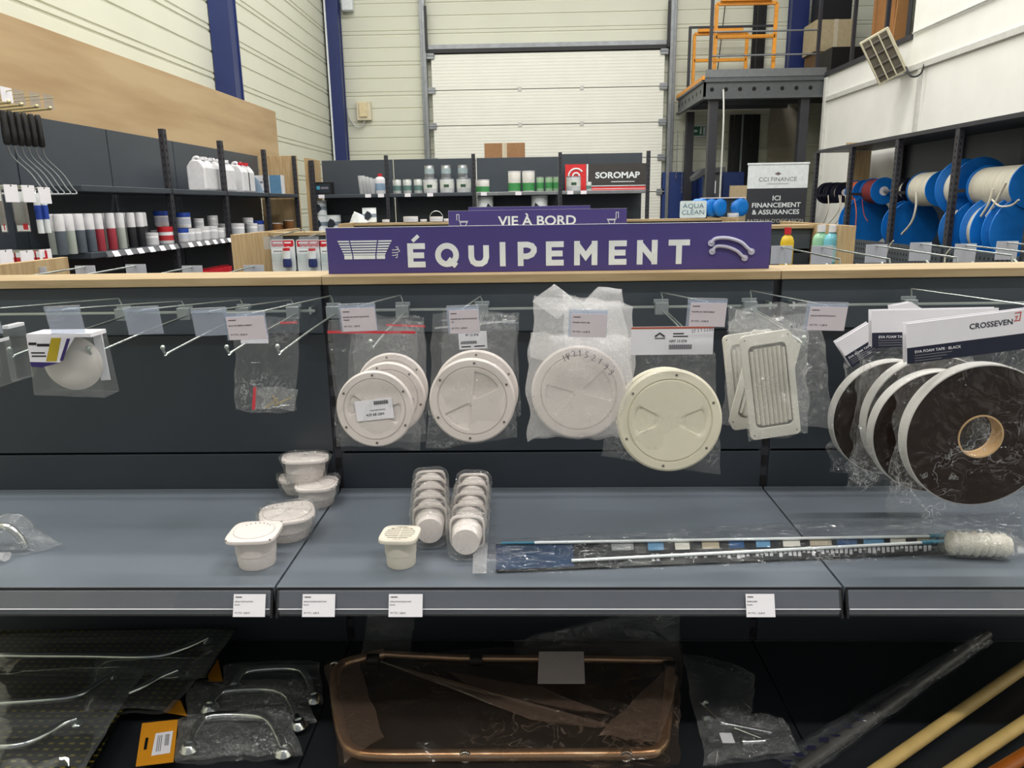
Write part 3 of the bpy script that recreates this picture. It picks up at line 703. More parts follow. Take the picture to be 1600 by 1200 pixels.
hatch('white round hatch seen through the frosted bubble bag', 904, 613, 74, 1.25, whitep, -.06, -.25, 3)
# cream hatches (hook 1033)
hatch('cream round hatch behind its twin, the further of two', 1037, 648, 76, 1.33, cream, -.06, .2, 1)
b = baggrp('clear bag with white printed header over the cream round hatch', 1046, 640, 1.245)
bag(b, [(985, 548), (1115, 550), (1129, 740), (937, 712)], 1.245, .012, 41, .003)
m = MB(); p0 = W(986, 511, 1.24, b); p1 = W(1115, 511, 1.24, b); p2 = W(1115, 553, 1.24, b)
m.box(p0.x, p1.x, -.008, -.0075, p2.z, p0.z+.0005); m.box(p0.x, p1.x, -.0084, -.0079, p0.z-.003, p0.z, 2)
rows_text(m, [('N97 13 074', .006, -.006, p0.z-.024)], TR(0, -.0092), 1); m.box(0, .018, -.0084, -.008, p0.z-.0125, p0.z-.0105, 1); m.box(0, .025, -.0084, -.008, p0.z-.0170, p0.z-.0152, 1)
for k in range(24): m.box(-.006+k*.0016, -.0052+k*.0016, -.0084, -.008, p0.z-.038, p0.z-.030, 1)
m.tube([(-.03, -.0085, p0.z-.016), (-.022, -.0085, p0.z-.010), (-.014, -.0085, p0.z-.016)], .0012, 5, 1); m.tube([(-.03, -.0085, p0.z-.019), (-.013, -.0085, p0.z-.019)], .0006, 5, 1)
m.build('header_card', [paper, ink, mat('rust_print', 'b4563c')], b)
scrawl(b, 'CF313205', [(1080, 517), (1098, 515), (1113, 514)], 1.235, .0052, .00045, -.004)
hatch('cream round hatch with two grip dents in the bag with printed header', 1046, 657, 82.5, 1.24, cream, -.08, .05, 1)
# louvre grilles (hook 1172)
grl = mat('grille_plastic', 'dcd9cf', .38, 0, .02)
def grille(label, px, Y, seed, group='bagged louvre grilles'):
    c = P(sum(p[0] for p in px)/4, sum(p[1] for p in px)/4, Y); g = thing('louvre_grille', label, 'vent grille', c, group=group)
    q = [P(*p, Y)-c for p in px]; ang = math.atan2(-(q[1].z-q[0].z), q[1].x-q[0].x)
    w_ = (q[1]-q[0]).length; h_ = (q[3]-q[0]).length; g.rotation_euler = (-.04, ang, 0)
    ax = math.atan2((q[0].x-q[3].x), (q[0].z-q[3].z)); g.rotation_euler = (-.04, (ang+ax)/2, 0)
    m = MB(); o = rpoly(w_, h_, w_*.1, 5); iw, ih = w_*.76, h_*.80; m2 = rpoly(iw, ih, iw*.14, 5); n = len(o)
    vs = [(x, -.0015, z) for x, z in o]+[(x, -.0035, z) for x, z in o]+[(x, -.0055, z) for x, z in m2]+[(x*.97, -.003, z*.98) for x, z in m2]+[(x, .003, z) for x, z in o]
    fs = []
    for a, b_ in ((4, 0), (0, 1), (1, 2), (2, 3)):
        for i in range(n): fs.append((a*n+i, a*n+(i+1) % n, b_*n+(i+1) % n, b_*n+i))
    fs.append(tuple(range(4*n, 5*n))[::-1])
    m.add(vs, fs); m.build('frame', grl, g, smooth=30)
    m = MB(); k = 8; sw = iw*.94/k
    for i in range(k):
        x = -iw*.47+i*sw; hh = ih*.46-(iw*.05 if i in (0, k-1) else 0)
        m.grid([[(x+sw*.02, -.0015, z), (x+sw*.45, -.007, z), (x+sw*.98, -.0022, z)] for z in (hh, -hh)])
    m.build('louvres', grl, g)
    m = MB()
    for sx_ in (-1, 1):
        for sz in (-1, 1): m.cyl((sx_*w_*.42, -.0036, sz*h_*.455), (sx_*w_*.42, -.0042, sz*h_*.455), .0018, 8)
    m.build('screw_hole', mat('hole_grey', '6a625e'), g)
    return g
grille('rearmost white louvre grille leaning left behind two others', [(1123, 524), (1204, 518), (1226, 666), (1148, 668)], 1.40, 1)
grille('middle white louvre grille leaning right behind the front one', [(1173, 512), (1250, 530), (1216, 684), (1139, 662)], 1.34, 2)
grille('front white louvre grille with vertical slats in a clear bag', [(1150, 528), (1230, 520), (1258, 674), (1176, 686)], 1.265, 3)
b = baggrp('clear bag stretched over the rear louvre grilles', 1210, 580, 1.37)
bag(b, [(1140, 478), (1283, 515), (1303, 668), (1128, 664)], 1.375, .010, 51, .006, clearw)
b = baggrp('front clear bag with zip over the front louvre grille', 1200, 590, 1.26)
bag(b, [(1137, 500), (1262, 488), (1262, 676), (1168, 688)], 1.262, .012, 53, .005, clearw)
bag(b, [(1150, 480), (1268, 470), (1268, 515), (1136, 520)], 1.30, .006, 55, .006, clearw, name='bag_top', nz_=10)
scrawl(b, '122', [(1234, 511), (1245, 508), (1252, 506)], 1.255, .006, .0005, -.004)
# screw bag (hook 517)
b = baggrp('small clear zip bag with brass screws and red zip hanging left of the hatches', 420, 580, 1.235)
bag(b, [(369, 497), (466, 494), (463, 643), (367, 642)], 1.235, .006, 61, .0022)
strip(b, 'zip_seal', (437, 505), (464, 504), 1.235, .0035, redz, .002)
q = W(401, 532, 1.235, b); m = MB(); m.box(q.x-.025, q.x+.022, -.006, -.0055, q.z-.004, q.z+.012); m.build('paper_slip', paper, b)
b2 = baggrp('tiny zip bag of brass screws lying inside the small clear bag', 430, 625, 1.232)
bag(b2, [(399, 603), (463, 610), (461, 642), (393, 638)], 1.232, .005, 63, .002, clearw, nx=12, nz_=8)
m = MB(); a_ = W(398, 605, 1.228, b2); c_ = W(396, 640, 1.228, b2); m.bar(a_, c_, .005, .0006, up=(0, 1, 0)); m.build('zip_seal', redz, b2)
brass = mat('brass', 'b59a56', .3, .8, .1)
for k, (x0, y0, x1, y1, c__) in enumerate(((417, 636, 434, 622, brass), (431, 632, 455, 621, brass), (427, 620, 434, 630, brass), (440, 634, 452, 633, chrome), (428, 636, 437, 636, chrome))):
    s = thing('screw', ['brass screw lying lowest left in the tiny bag', 'long brass screw slanting up in the tiny bag', 'short brass screw crossing the others in the tiny bag', 'steel washer-head screw at the right of the tiny bag', 'small steel screw at the bottom of the tiny bag'][k], 'screw', P(x0, y0, 1.23), group='screws in the tiny bag')
    m = MB(); a_ = Vector((0, 0, 0)); e_ = P(x1, y1, 1.23)-s.location; m.cyl(a_, e_, .0011, 8, 0, .0008); m.build('shank', c__, s, smooth=40)
    m = MB(); m.cyl(a_-e_.normalized()*.0012, a_, .0024, 10); m.build('screw_head', c__, s)
# dome vent pack (hook 284) and boxes at the far left
b = baggrp('clear pack with purple and yellow card holding a white dome vent', 112, 565, 1.24, cat='package', name='blister_pack')
m = MB(); T4 = [W(x, y, 1.24, b) for x, y in ((52, 521), (151, 520), (173, 618), (63, 614))]
def frust(m, q, y0, y1, mi=0):
    vs = [(p.x, y0, p.z) for p in q]+[(p.x, y1, p.z) for p in q]; n = len(q)
    m.add(vs, [tuple(range(n)), tuple(range(n, 2*n))[::-1]]+[(i, i+n, (i+1) % n+n, (i+1) % n) for i in range(n)], mi)
frust(m, T4, -.018, .03); m.build('clear_shell', rigid, b, bevel=.002)
m = MB(); q = [W(x, y, 1.24, b) for x, y in ((52, 521), (128, 522), (104, 563), (58, 562))]; frust(m, q, -.0188, -.0184)
q = [W(x, y, 1.24, b) for x, y in ((91, 525), (106, 525), (99, 561), (83, 561))]; frust(m, q, -.0193, -.0189, 1)
q = [W(x, y, 1.24, b) for x, y in ((115, 526), (120, 526), (109, 560), (104, 560))]; frust(m, q, -.0193, -.0189, 2)
q = [W(x, y, 1.24, b) for x, y in ((58, 562), (104, 563), (75, 571), (60, 569))]; frust(m, q, -.0188, -.0184, 2)
for (xa, xb, ya, yb_) in ((56, 68, 532, 536), (69, 88, 534, 538), (60, 81, 547, 549), (61, 83, 552, 554)): frust(m, [W(x, y, 1.24, b) for x, y in ((xa, ya), (xb, ya), (xb, yb_), (xa, yb_))], -.0194, -.0190, 3)
q = [W(x, y, 1.24, b) for x, y in ((52, 519), (151, 518), (152, 524), (52, 524))]; frust(m, q, -.0186, .028)
q = [W(x, y, 1.24, b) for x, y in ((138, 523), (152, 522), (166, 596), (152, 597))]; frust(m, q, .012, .014)
m.build('printed_card', [paper, mat('mustard_print', 'b9a21e'), mat('violet_print', '35246a'), ink], b)
c = P(112, 568, 1.245); v = thing('dome_vent', 'white dome vent inside the clear pack with purple and yellow card', 'vent', c)
m = MB(Matrix.Rotation(pi/2, 4, 'X')); R_ = .047; m.lathe([(R_*.4, -.010), (R_, -.008), (R_*1.02, -.004), (R_*.93, .003), (R_*.7, .008), (R_*.4, .0105), (R_*.1, .0115)], 48, sx=1.08); m.build('dome', whitep, v, smooth=40)
for k, (x0, x1, y0, y1) in enumerate(((-6, 9, 530, 602), (9, 36, 507, 594))):
    b = baggrp(['clear box cut by the photo edge, leftmost on the front rail', 'tall clear box with white top hanging beside the leftmost one'][k], (x0+x1)/2, (y0+y1)/2, 1.20+k*.05, cat='package', name='blister_pack', group='clear boxes at the left end')
    a_, c_ = W(x0, y0, 1.2+k*.05, b), W(x1, y1, 1.2+k*.05, b); m = MB(); m.box(a_.x, c_.x, -.012, .03, c_.z, a_.z); m.build('clear_shell', rigid, b, bevel=.002)
    m = MB(); m.box(a_.x+.001, c_.x-.001, -.0115, .029, a_.z-.006, a_.z-.0005); m.build('white_insert', paper, b)
# ------------------------------------------------------------------ foam tape rolls (hook 1423)
tapew = mat('tape_edge', 'c3c1bd', .5, 0, .03); tapeb = mat('tape_face', '22130a', .75, 0, .15, 3, .2, 160, stretch=(1, 30, 30), spec=.15); core = mat('card_core', 'c2a072', .7)
navy = mat('navy_print', '161c33', .5)
def tape(label, cx, cy, r_px, Y, th=.028, detail=True):
    c = P(cx, cy, Y); r = (P(cx+r_px, cy, Y)-c).length
    t = thing('foam_tape_roll', label, 'tape roll', c, group=None)
    Mx = Matrix.Rotation(pi/2, 4, 'X'); cr = r*.305
    m = MB(Mx); n = 96
    g = []
    prof = [(cr, 0), (r*.985, 0), (r, -.001), (r, -th+.001), (r*.985, -th), (cr, -th)]
    g = [[Vector((q*cos(2*pi*k/n), q*sin(2*pi*k/n), z)) for k in range(n)] for q, z in prof]
    m.grid(g[:2], 1, True); m.grid(g[1:5], 0, True); m.grid(g[4:], 1, True)
    m.build('foam_winding', [tapew, tapeb], t, smooth=40)
    m = MB(Mx); g = [[Vector((q*cos(2*pi*k/48), q*sin(2*pi*k/48), z)) for k in range(48)] for q, z in ((cr, .0), (cr, .0015), (cr*.93, .0015), (cr*.93, -th-.001), (cr, -th-.001))]
    m.grid(g, 0, True); m.build('core_ring', core, t, smooth=40)
    return t
rolls = [('frontmost big brown and white foam tape roll with visible card core', 1532, 682, 117, 1.215, 1), ('foam tape roll just behind the frontmost, sitting lower', 1463, 676, 100, 1.315, 2),
         ('foam tape roll third from the front, rim rising over the second', 1457, 658, 105, 1.37, 3), ('rearmost foam tape roll nearest the louvre grilles', 1394, 654, 93, 1.49, 4)]
for k, (l, cx, cy, r_, Y, s) in enumerate(rolls): tape(l, cx, cy, r_, Y, .028 if k != 1 else .026)
bgs = [([(1408, 545), (1625, 540), (1640, 800), (1387, 808)], 1.195, 'clear bag around the frontmost foam tape roll'), ([(1352, 565), (1530, 560), (1560, 770), (1322, 764)], 1.293, 'clear bag around the second foam tape roll'),
       ([(1340, 545), (1530, 545), (1540, 740), (1325, 752)], 1.352, 'clear bag around the third foam tape roll'), ([(1322, 560), (1465, 556), (1470, 740), (1289, 735)], 1.475, 'clear bag around the rearmost foam tape roll')]
for k, (c4, Y, l) in enumerate(bgs):
    b = baggrp(l, sum(p[0] for p in c4)/4, 680, Y+.01, name='tape_bag')
    bag(b, c4, Y+.01, .026, 70+k, .005, tapef, edge=.005, nx=30, nz_=30)
def card(label, px, Y, brand=True, frac=.52, rot=True):
    q = [P(*p, Y) for p in px]; c = sum(q, Vector())/4; k = thing('header_card', label, 'package card', c)
    q = [p-c for p in q]; m = MB()
    def lerp4(u, v): return q[0].lerp(q[1], u).lerp(q[3].lerp(q[2], u), v)
    g = lambda u0, u1, v0, v1, dy: [lerp4(u, v)+Vector((0, dy, 0)) for u, v in ((u0, v0), (u1, v0), (u1, v1), (u0, v1))]
    frust(m, g(0, 1, 0, 1, 0), -.0008, .0008); frust(m, g(0, .999, frac, .999, 0), -.0012, -.0009, 1)
    frust(m, [p+Vector((0, .0, 0)) for p in g(0, 1, 0, 1, 0)], .012, .013)
    ax = (q[1]-q[0]).normalized(); up = Vector((0, -1, 0)).cross(ax)*-1; up = Vector((-ax.z, 0, ax.x))
    def ori(p): return Matrix.Translation(p) @ Matrix(((ax.x, 0, up.x, 0), (0, 1, 0, 0), (ax.z, 0, up.z, 0), (0, 0, 0, 1)))
    H_ = (q[3]-q[0]).length
    if brand:
        rows_text(m, [('CROSSEVEN', .0124, 0, 0)], ori(lerp4(.423, .27)+Vector((0, -.0014, 0))), 1)
        p = lerp4(.722, .17)+Vector((0, -.0012, 0))
        stroke2(m, [(0, .0068), (.0095, .0075), (.0078, -.0055), (-.001, -.0055)], .0012, ori(p), 2); stroke2(m, [(.0005, .001), (.0045, .0016), (.0018, -.004)], .0011, ori(p), 2)
    rows_text(m, [('EVA FOAM TAPE · BLACK', .0064, 0, 0)], ori(lerp4(.05, frac+.12)+Vector((0, -.0016, 0))), 0)
    for j in range(3):
        mm = MB(); mm.box(0, .058-.008*j, -.0001, .0001, -.0006, .0006); m.add([ori(lerp4(.05, frac+.21+j*.065)+Vector((0, -.0016, 0))) @ v for v in mm.v], mm.f, 3)
    m.build('card_sheet', [paper, navy, mat('brand_red', 'c8382c'), inkg], k)
def stroke2(m, pts, wd, M, mi):
    mm = MB(); stroke(mm, pts, wd, 0, .0003); m.add([M @ v for v in mm.v], mm.f, mi)
card('white and navy header card reading CROSSEVEN on the frontmost foam tape', [(1416, 506), (1650, 477), (1652, 538), (1417, 569)], 1.185, True, .60)
card('white and navy header card tucked behind the front one', [(1362, 485), (1560, 481), (1560, 538), (1362, 543)], 1.30, False, .6)
card('white header card tilted at an angle, furthest left over the tape rolls', [(1306, 535), (1358, 504), (1384, 540), (1331, 574)], 1.43, False, .55)
card('folded white header card peeking above the second one', [(1392, 478), (1424, 472), (1470, 500), (1395, 500)], 1.40, False, .9)
# ------------------------------------------------------------------ vent cups on the shelf
ZS = .8445
def cup(label, x, y, lid, dia, h_, m_=None, slots=False, rz=0, loc=None, rot=None, parts=True, group=None, taper=.9, lidt=.007, sq=4.5):
    m_ = m_ or whitep
    c = thing('vent_cup', label, 'vent cup', loc or (x, y, ZS), rz, group, rot)
    r = dia/2; m = MB()
    m.lathe([(r*taper*.6, 0), (r*taper*.98, 0), (r*taper, .002), (r*.95, h_*.40), (r*.975, h_*.405), (r, h_*.93), (r*1.02, h_*.95), (r*1.05, h_-lidt)], 48)
    m.build('cup_body', m_, c, smooth=35)
    m = MB(); hl = lid/2*.93
    prof = [(hl*.9, h_-lidt-.001), (hl, h_-lidt), (hl*1.01, h_-lidt*.45), (hl*.985, h_-lidt*.1), (hl*.95, h_)]
    if slots:
        prof += [(r*.95, h_+.0005), (r*.93, h_-.001)]
    n = 64; g = []
    for q, z in prof:
        row = []
        blend = 1 if q > r*.97 else 0
        for k in range(n):
            t = 2*pi*k/n+pi/n; kk = 1/((abs(cos(t))**sq+abs(sin(t))**sq)**(1/sq)) if blend else 1
            row.append((q*kk*cos(t), q*kk*sin(t), z))
        g.append(row)
    if not slots:
        for q, z in ((r*1.0, h_+.0007), (r*.97, h_-.0022), (r*.96, h_+.0012), (r*.5, h_+.0022), (.0005, h_+.0025)):
            g.append([(q*cos(2*pi*k/n+pi/n), q*sin(2*pi*k/n+pi/n), z) for k in range(n)])
    m.grid(g, wrap=True)
    m.build('lid', m_, c, smooth=40)
    if slots:
        m = MB(); m.lathe([(.001, h_-.010), (r*.93, h_-.010), (r*.93, h_-.0095)], 40, 1); m.build('grille_well', [m_, mat('well_dark', '2d2a28', .7)], c)
        m = MB(); R_ = r*.93
        for k in range(-3, 4):
            y_ = k*R_*.27; hw = math.sqrt(max(0, R_*R_-y_*y_)); m.bar((-hw, y_, h_-.002), (hw, y_, h_-.002), R_*.13, .003)
        m.bar((0, -R_, h_-.0024), (0, R_, h_-.0024), R_*.06, .003); m.build('grille_bars', m_, c)
    else:
        m = MB()
        for k in range(7):
            a = .7+k*.27; m.cyl((r*.82*cos(a), r*.82*sin(a), h_), (r*.82*cos(a), r*.82*sin(a), h_+.0022), .0013, 8)
        for sx_ in (-1, 1):
            for sy_ in (-1, 1): m.cyl((sx_*hl*.86, sy_*hl*.86, h_-.001), (sx_*hl*.86, sy_*hl*.86, h_+.0004), .0016, 8)
        m.build('screw_hole', mat('hole_grey', '6a625e'), c)
    return c
def wrap(label, M, prof, seed, amp=.003, m_=None, sq=5, n=40, sx=1, sy=1, name='film_wrap', cat='plastic wrap'):
    """crinkled film pulled round something, profile round the local z of M"""
    o = thing(name, label, cat, M.translation); m = MB(); g = []
    R3 = M.to_3x3()
    for i, (r, z) in enumerate(prof):
        row = []
        for k in range(n):
            t = 2*pi*k/n; kk = 1/((abs(cos(t))**sq+abs(sin(t))**sq)**(1/sq))
            w_ = 1+nz(cos(t)*2+seed, sin(t)*2, z*30, 1.5)*amp*14+abs(nz(t*3, z*60, seed, 1))*amp*10
            row.append(R3 @ Vector((r*kk*cos(t)*w_*sx, r*kk*sin(t)*w_*sy, z+nz(t*1.7, seed, i*.3, 1)*amp*2)))
        g.append(row)
    m.grid(g, wrap=True); m.f.append(tuple(range(n))[::-1]); m.m.append(0); k0 = (len(prof)-1)*n; m.f.append(tuple(range(k0, k0+n))); m.m.append(0)
    m.build('crinkled_skin', m_ or clearw, o, smooth=60); return o
p1 = PZ(399, 884, ZS)
cup('unwrapped white vent cup with round lid disc near the left shelf front', p1.x, p1.y+.012, .100, .076, .066, rz=.06)
p2 = PZ(626, 884, ZS)
cup('unwrapped white vent cup with slotted grille lid at the middle shelf front', p2.x, p2.y+.010, .078, .060, .062, slots=True, rz=-.05, m_=mat('warm_white_plastic', 'ddd6c8', .36, 0, .02))
# large film wrapped cups
def wrapped(label, px, py, z, lid, dia, h_, seed, rz=0, tilt=(0, 0), group=None):
    p = PZ(px, py, z); rot = (tilt[0], tilt[1], rz)
    cup(label, 0, 0, lid, dia, h_, loc=(p.x, p.y, z), rot=rot, sq=3.2, taper=.82, group=group)
    M = Matrix.Translation(p) @ Matrix.Rotation(rz, 4, 'Z') @ Matrix.Rotation(tilt[1], 4, 'Y') @ Matrix.Rotation(tilt[0], 4, 'X')
    L2 = lid/2
    return wrap('crinkled clear film around the '+label.replace('film-wrapped ', ''), M, [(.01, -.0005), (dia*.45, .0004), (dia*.52, h_*.3), (dia*.56, h_*.7), (L2*1.0, h_*.88), (L2*1.04, h_), (L2*.98, h_+.004), (L2*.6, h_+.007), (L2*.2, h_+.006), (.004, h_+.005)], seed, .003, sq=3.0)
wrapped('film-wrapped large white cup nearest the front, third in the loose cluster', 452, 836, ZS, .118, .098, .052, 3, rz=.35)
wrapped('film-wrapped white cup standing at the rear right of the cluster', 497, 786, ZS, .100, .085, .050, 5, rz=.1)
wrapped('film-wrapped white cup hidden beneath the topmost one', 470, 766, ZS, .100, .088, .040, 7, rz=.2)
wrapped('topmost film-wrapped white cup resting on another at the shelf back', 478, 750, ZS+.046, .112, .090, .056, 9, rz=.28, tilt=(-.10, .05))
# two film sleeves of five cups each, lying front to back
for s_, (xa, ya, xb, yb, n_, sd) in enumerate(((-.205, 1.345, -.236, 1.60, 5, 11), (-.130, 1.295, -.136, 1.585, 5, 13))):
    side = ['left', 'right'][s_]; lid = .074; ln = Vector((xb-xa, yb-ya, 0)); d_ = ln.normalized()
    az = math.atan2(d_.y, d_.x)-pi/2
    for k in range(n_):
        c0 = Vector((xa, ya, ZS+lid/2+.001))+ln*((k+.0)/n_)
        cup(['frontmost', 'second', 'middle', 'fourth', 'rearmost'][k]+' small white cup inside the '+side+' film sleeve', 0, 0, lid, .058, .050, loc=c0, rot=(-pi/2+.0, 0, az), group=None, taper=.9)
    Q = Matrix.Translation(Vector((xa, ya, ZS+lid/2+.001))-d_*.012) @ Matrix.Rotation(az, 4, 'Z') @ Matrix.Rotation(-pi/2, 4, 'X')
    L = ln.length; pr = [(.004, -.006), (.022, -.004), (.034, .006)]
    for k in range(n_):
        z = k/n_*L+.012; pr += [(.036, z+.010), (.0375, z+.030), (.0415, z+.044), (.0415, z+.050), (.0385, z+.056)]
    pr += [(.030, L+.030), (.010, L+.040)]
    wrap('long crinkled clear film sleeve holding the '+side+' row of five cups', Q, pr, sd, .0022, sq=4, n=44, name='film_sleeve')
# white clear lump at the left edge
b = thing('clear_bag', 'crumpled clear plastic bag holding a bent steel fitting at the far left of the shelf', 'bag', PZ(10, 880, ZS))
m = MB(); base = PZ(8, 868, ZS)-b.location; g = []
for i in range(13):
    v = i/12; row = []
    for k in range(28):
        t = 2*pi*k/28; R_ = (.058*(1-v)**.45)*(1+.18*nz(cos(t)*2, sin(t)*2, v*3)); ext = max(0, cos(t))**6*(1-v)**4*.035
        row.append(Vector((base.x+(R_+ext)*cos(t)*1.05, base.y+.03+R_*sin(t)*.7, .001+v*.075+.004*nz(t*3, v*9, 2)+ext*.25)))
    g.append(row)
m.grid(g, wrap=True); m.build('crinkled_skin', clearw, b, smooth=60)
ft = thing('steel_fitting', 'bent polished steel fitting inside the crumpled bag at the far left', 'fitting', PZ(-10, 868, ZS))
m = MB(); m.tube(spl([(-.03, .02, .008), (-.015, .02, .045), (.02, .02, .052), (.045, .02, .030), (.052, .02, .008)], 6), .007, 12); m.build('bent_tube', chrome, ft, smooth=60)
b = thing('clear_bag', 'small rolled clear film scrap lying in front of the crumpled bag at far left', 'plastic wrap', PZ(5, 878, ZS))
m = MB(); m.tube(spl([(-.06, -.005, .010), (-.02, .0, .012), (.01, -.002, .012)], 4), [.010]*8+[.012], 14, sy=.7); m.build('rolled_film', frost, b, smooth=60)
# long bag with roller and rods
lb = thing('long_bag', 'long clear bag with printed dark card, lying across the middle and right shelves', 'bag', PZ(1160, 868, ZS))
zz = ZS+.004
cardq = [PZ(x, y, zz)-lb.location for x, y in ((775, 850), (1478, 836), (1478, 864), (775, 893))]
m = MB()
def sub(u0, u1, v0, v1, dz, mi):
    q = [cardq[0].lerp(cardq[1], u).lerp(cardq[3].lerp(cardq[2], u), v)+Vector((0, 0, dz)) for u, v in ((u0, v0), (u1, v0), (u1, v1), (u0, v1))]
    m.add(q+[p-Vector((0, 0, .0006)) for p in q], [(0, 3, 2, 1), (4, 5, 6, 7), (0, 1, 5, 4), (1, 2, 6, 5), (2, 3, 7, 6), (3, 0, 4, 7)], mi)
sub(0, 1, 0, 1, 0, 0); sub(.0, .17, .05, .95, .0007, 1)
cols = [mat('photo_blue', '5a86a8'), mat('photo_pale', 'c9c8c0'), mat('photo_tan', 'a39a86'), mat('photo_deep', '264a78')]
R0 = random.Random(4)
for k in range(11): sub(.335+k*.06, .335+k*.06+R0.uniform(.03, .05), .05, .42, .0008, 2+k % 4)
for k in range(60):
    u = .34+k*.0105; sub(u, u+.007, .55+R0.uniform(0, .05), .9-R0.uniform(0, .2), .0008, 6)
for k in range(14): sub(.255+k*.0035, .257+k*.0035, .05, .38, .0008, 6)
m.build('printed_card', [mat('card_black', '1b1d20', .4), mat('card_navy', '1f3550', .4)]+cols+[mat('print_grey', '9a9ca0')], lb)
bag(lb, [PZ(x, y, ZS+.008) for x, y in ((742, 846), (1592, 800), (1604, 866), (738, 897))], 0, .009, 81, .004, bagf, nx=60, nz_=10, plane='Z', edge=.002, name='clear_film_tube')
m = MB(); e = [PZ(x, y, ZS+.014)-lb.location for x, y in ((740, 850), (762, 848), (760, 896), (738, 896))]; m.add(e, [(0, 1, 2, 3)]); m.build('header_strip', frost, lb)
for k, (a_, c_, lbl, r_) in enumerate((((835, 848), (1452, 838), 'upper thin white rod inside the long clear bag', .0030), ((893, 876), (1440, 848), 'lower thin white rod slanting inside the long clear bag', .0030))):
    q0 = PZ(*a_, ZS+.009); q1 = PZ(*c_, ZS+.009); r = thing('mop_rod', lbl, 'rod', q0); m = MB(); m.cyl((0, 0, 0), q1-q0, r_, 10); m.build('rod', offw, r, smooth=50)
    m = MB(); d_ = (q1-q0).normalized(); m.cyl(q1-q0, q1-q0+d_*.05, r_*1.5, 10)
    if k == 0: m.cyl(Vector(), -d_*.065, r_*.9, 10)
    m.build('blue_end', mat('teal_plastic', '2a7590', .4), r, smooth=50)
pr_ = PZ(1480, 848, ZS+.025); rl = thing('mop_roller', 'fluffy white roller head at the right end of the long clear bag', 'roller', pr_)
m = MB(Matrix.Rotation(-.12, 4, 'Z') @ Matrix.Rotation(pi/2, 4, 'Y')); prof = [(.002, 0), (.016, .001), (.02, .004)]
for k in range(24): prof.append((.0205+.0025*sin(k*2.1)+(.002 if k % 5 == 0 else 0), .006+k*.0042))
prof += [(.016, .108), (.002, .110)]; m.lathe(prof, 30); m.build('fleece', mat('fleece_white', 'e4e0d4', .9, 0, .05, 60, 1, 300), rl, smooth=60)
b = thing('clear_bag', 'puffed clear bag end around the white roller head', 'bag', pr_+Vector((.05, 0, 0)))
Q = Matrix.Translation(pr_-Vector((.006, 0, 0))) @ Matrix.Rotation(-.12, 4, 'Z') @ Matrix.Rotation(pi/2, 4, 'Y')
bpy.data.objects.remove(b)
wrap('puffed clear film end around the white roller head', Q, [(.004, -.004), (.021, 0), (.0245, .02), (.0255, .06), (.025, .1), (.018, .125), (.006, .15)], 91, .0025, sq=2.4, name='clear_bag_end')
# price labels sitting in the shelf rails
def shelf_label(px0, px1, py, label, title, price):
    p = P((px0+px1)/2, 941, 1.178); w_ = abs(P(px1, 941, 1.178).x-P(px0, 941, 1.178).x)
    o = thing('price_label', label, 'price label', (p.x, 1.42-.2385, .844-.026))
    M = TR(0, -.0035, 0, -.38, 0, 0); m = MB(); m.T = M; m.box(-w_/2, w_/2, -.0003, .0003, -.0195, .0195); m.box(-w_*.44, -w_*.24, -.0007, -.0003, .0138, .0152, 1); m.T = Matrix()
    rows_text(m, [(title, .0034, -w_*.46, .0065), ('BLANC', .003, -w_*.46, .001), ('PV TTC : '+price+' €', .0040, -w_*.44, -.013)], M @ TR(0, -.0005), 1)
    m.build('printed_sheet', [paper, ink], o)
shelf_label(364, 414, 941, 'white price label on the left shelf rail right end, below the plain vent cup', 'GRILLE VENTILATION', '8,00')
shelf_label(472, 523, 941, 'white price label at the left end of the middle shelf rail', 'GRILLE RONDE AERATION', '4,80')
shelf_label(607, 660, 941, 'white price label under the slotted vent cup', 'GRILLE PLASTIQUE AVEC', '3,80')
shelf_label(1166, 1211, 941, 'white price label on the shelf rail under the long clear bag', 'SERPILLIERE', '15,50')

# ------------------------------------------------------------------ lower shelf goods
ZL = .442
dark = mat('card_black', '1b1d20')
tint = film('smoky_film', .030, .03, .12, (.93, .88, .83), 14, 1.0, (.62, .48, .38), crease=.5)
steel_b = chrome
def zt(px, z): return [PZ(x, y, z) for x, y in px]
prints = bpy.data.materials.new('gold_print_card'); prints.use_nodes = True; nt = prints.node_tree; b_ = nt.nodes['Principled BSDF']
tc = nd(nt, 'ShaderNodeTexCoord'); br = nd(nt, 'ShaderNodeTexBrick'); br.inputs['Scale'].default_value = 30; br.inputs['Color1'].default_value = srgb('6f6420'); br.inputs['Color2'].default_value = srgb('4f4a1a'); br.inputs['Mortar'].default_value = srgb('14150f')
br.inputs['Mortar Size'].default_value = .17; br.inputs['Brick Width'].default_value = .62; br.inputs['Row Height'].default_value = .48; br.offset = .0
nt.links.new(tc.outputs['Object'], br.inputs['Vector']); nt.links.new(br.outputs['Color'], b_.inputs['Base Color']); b_.inputs['Roughness'].default_value = .35
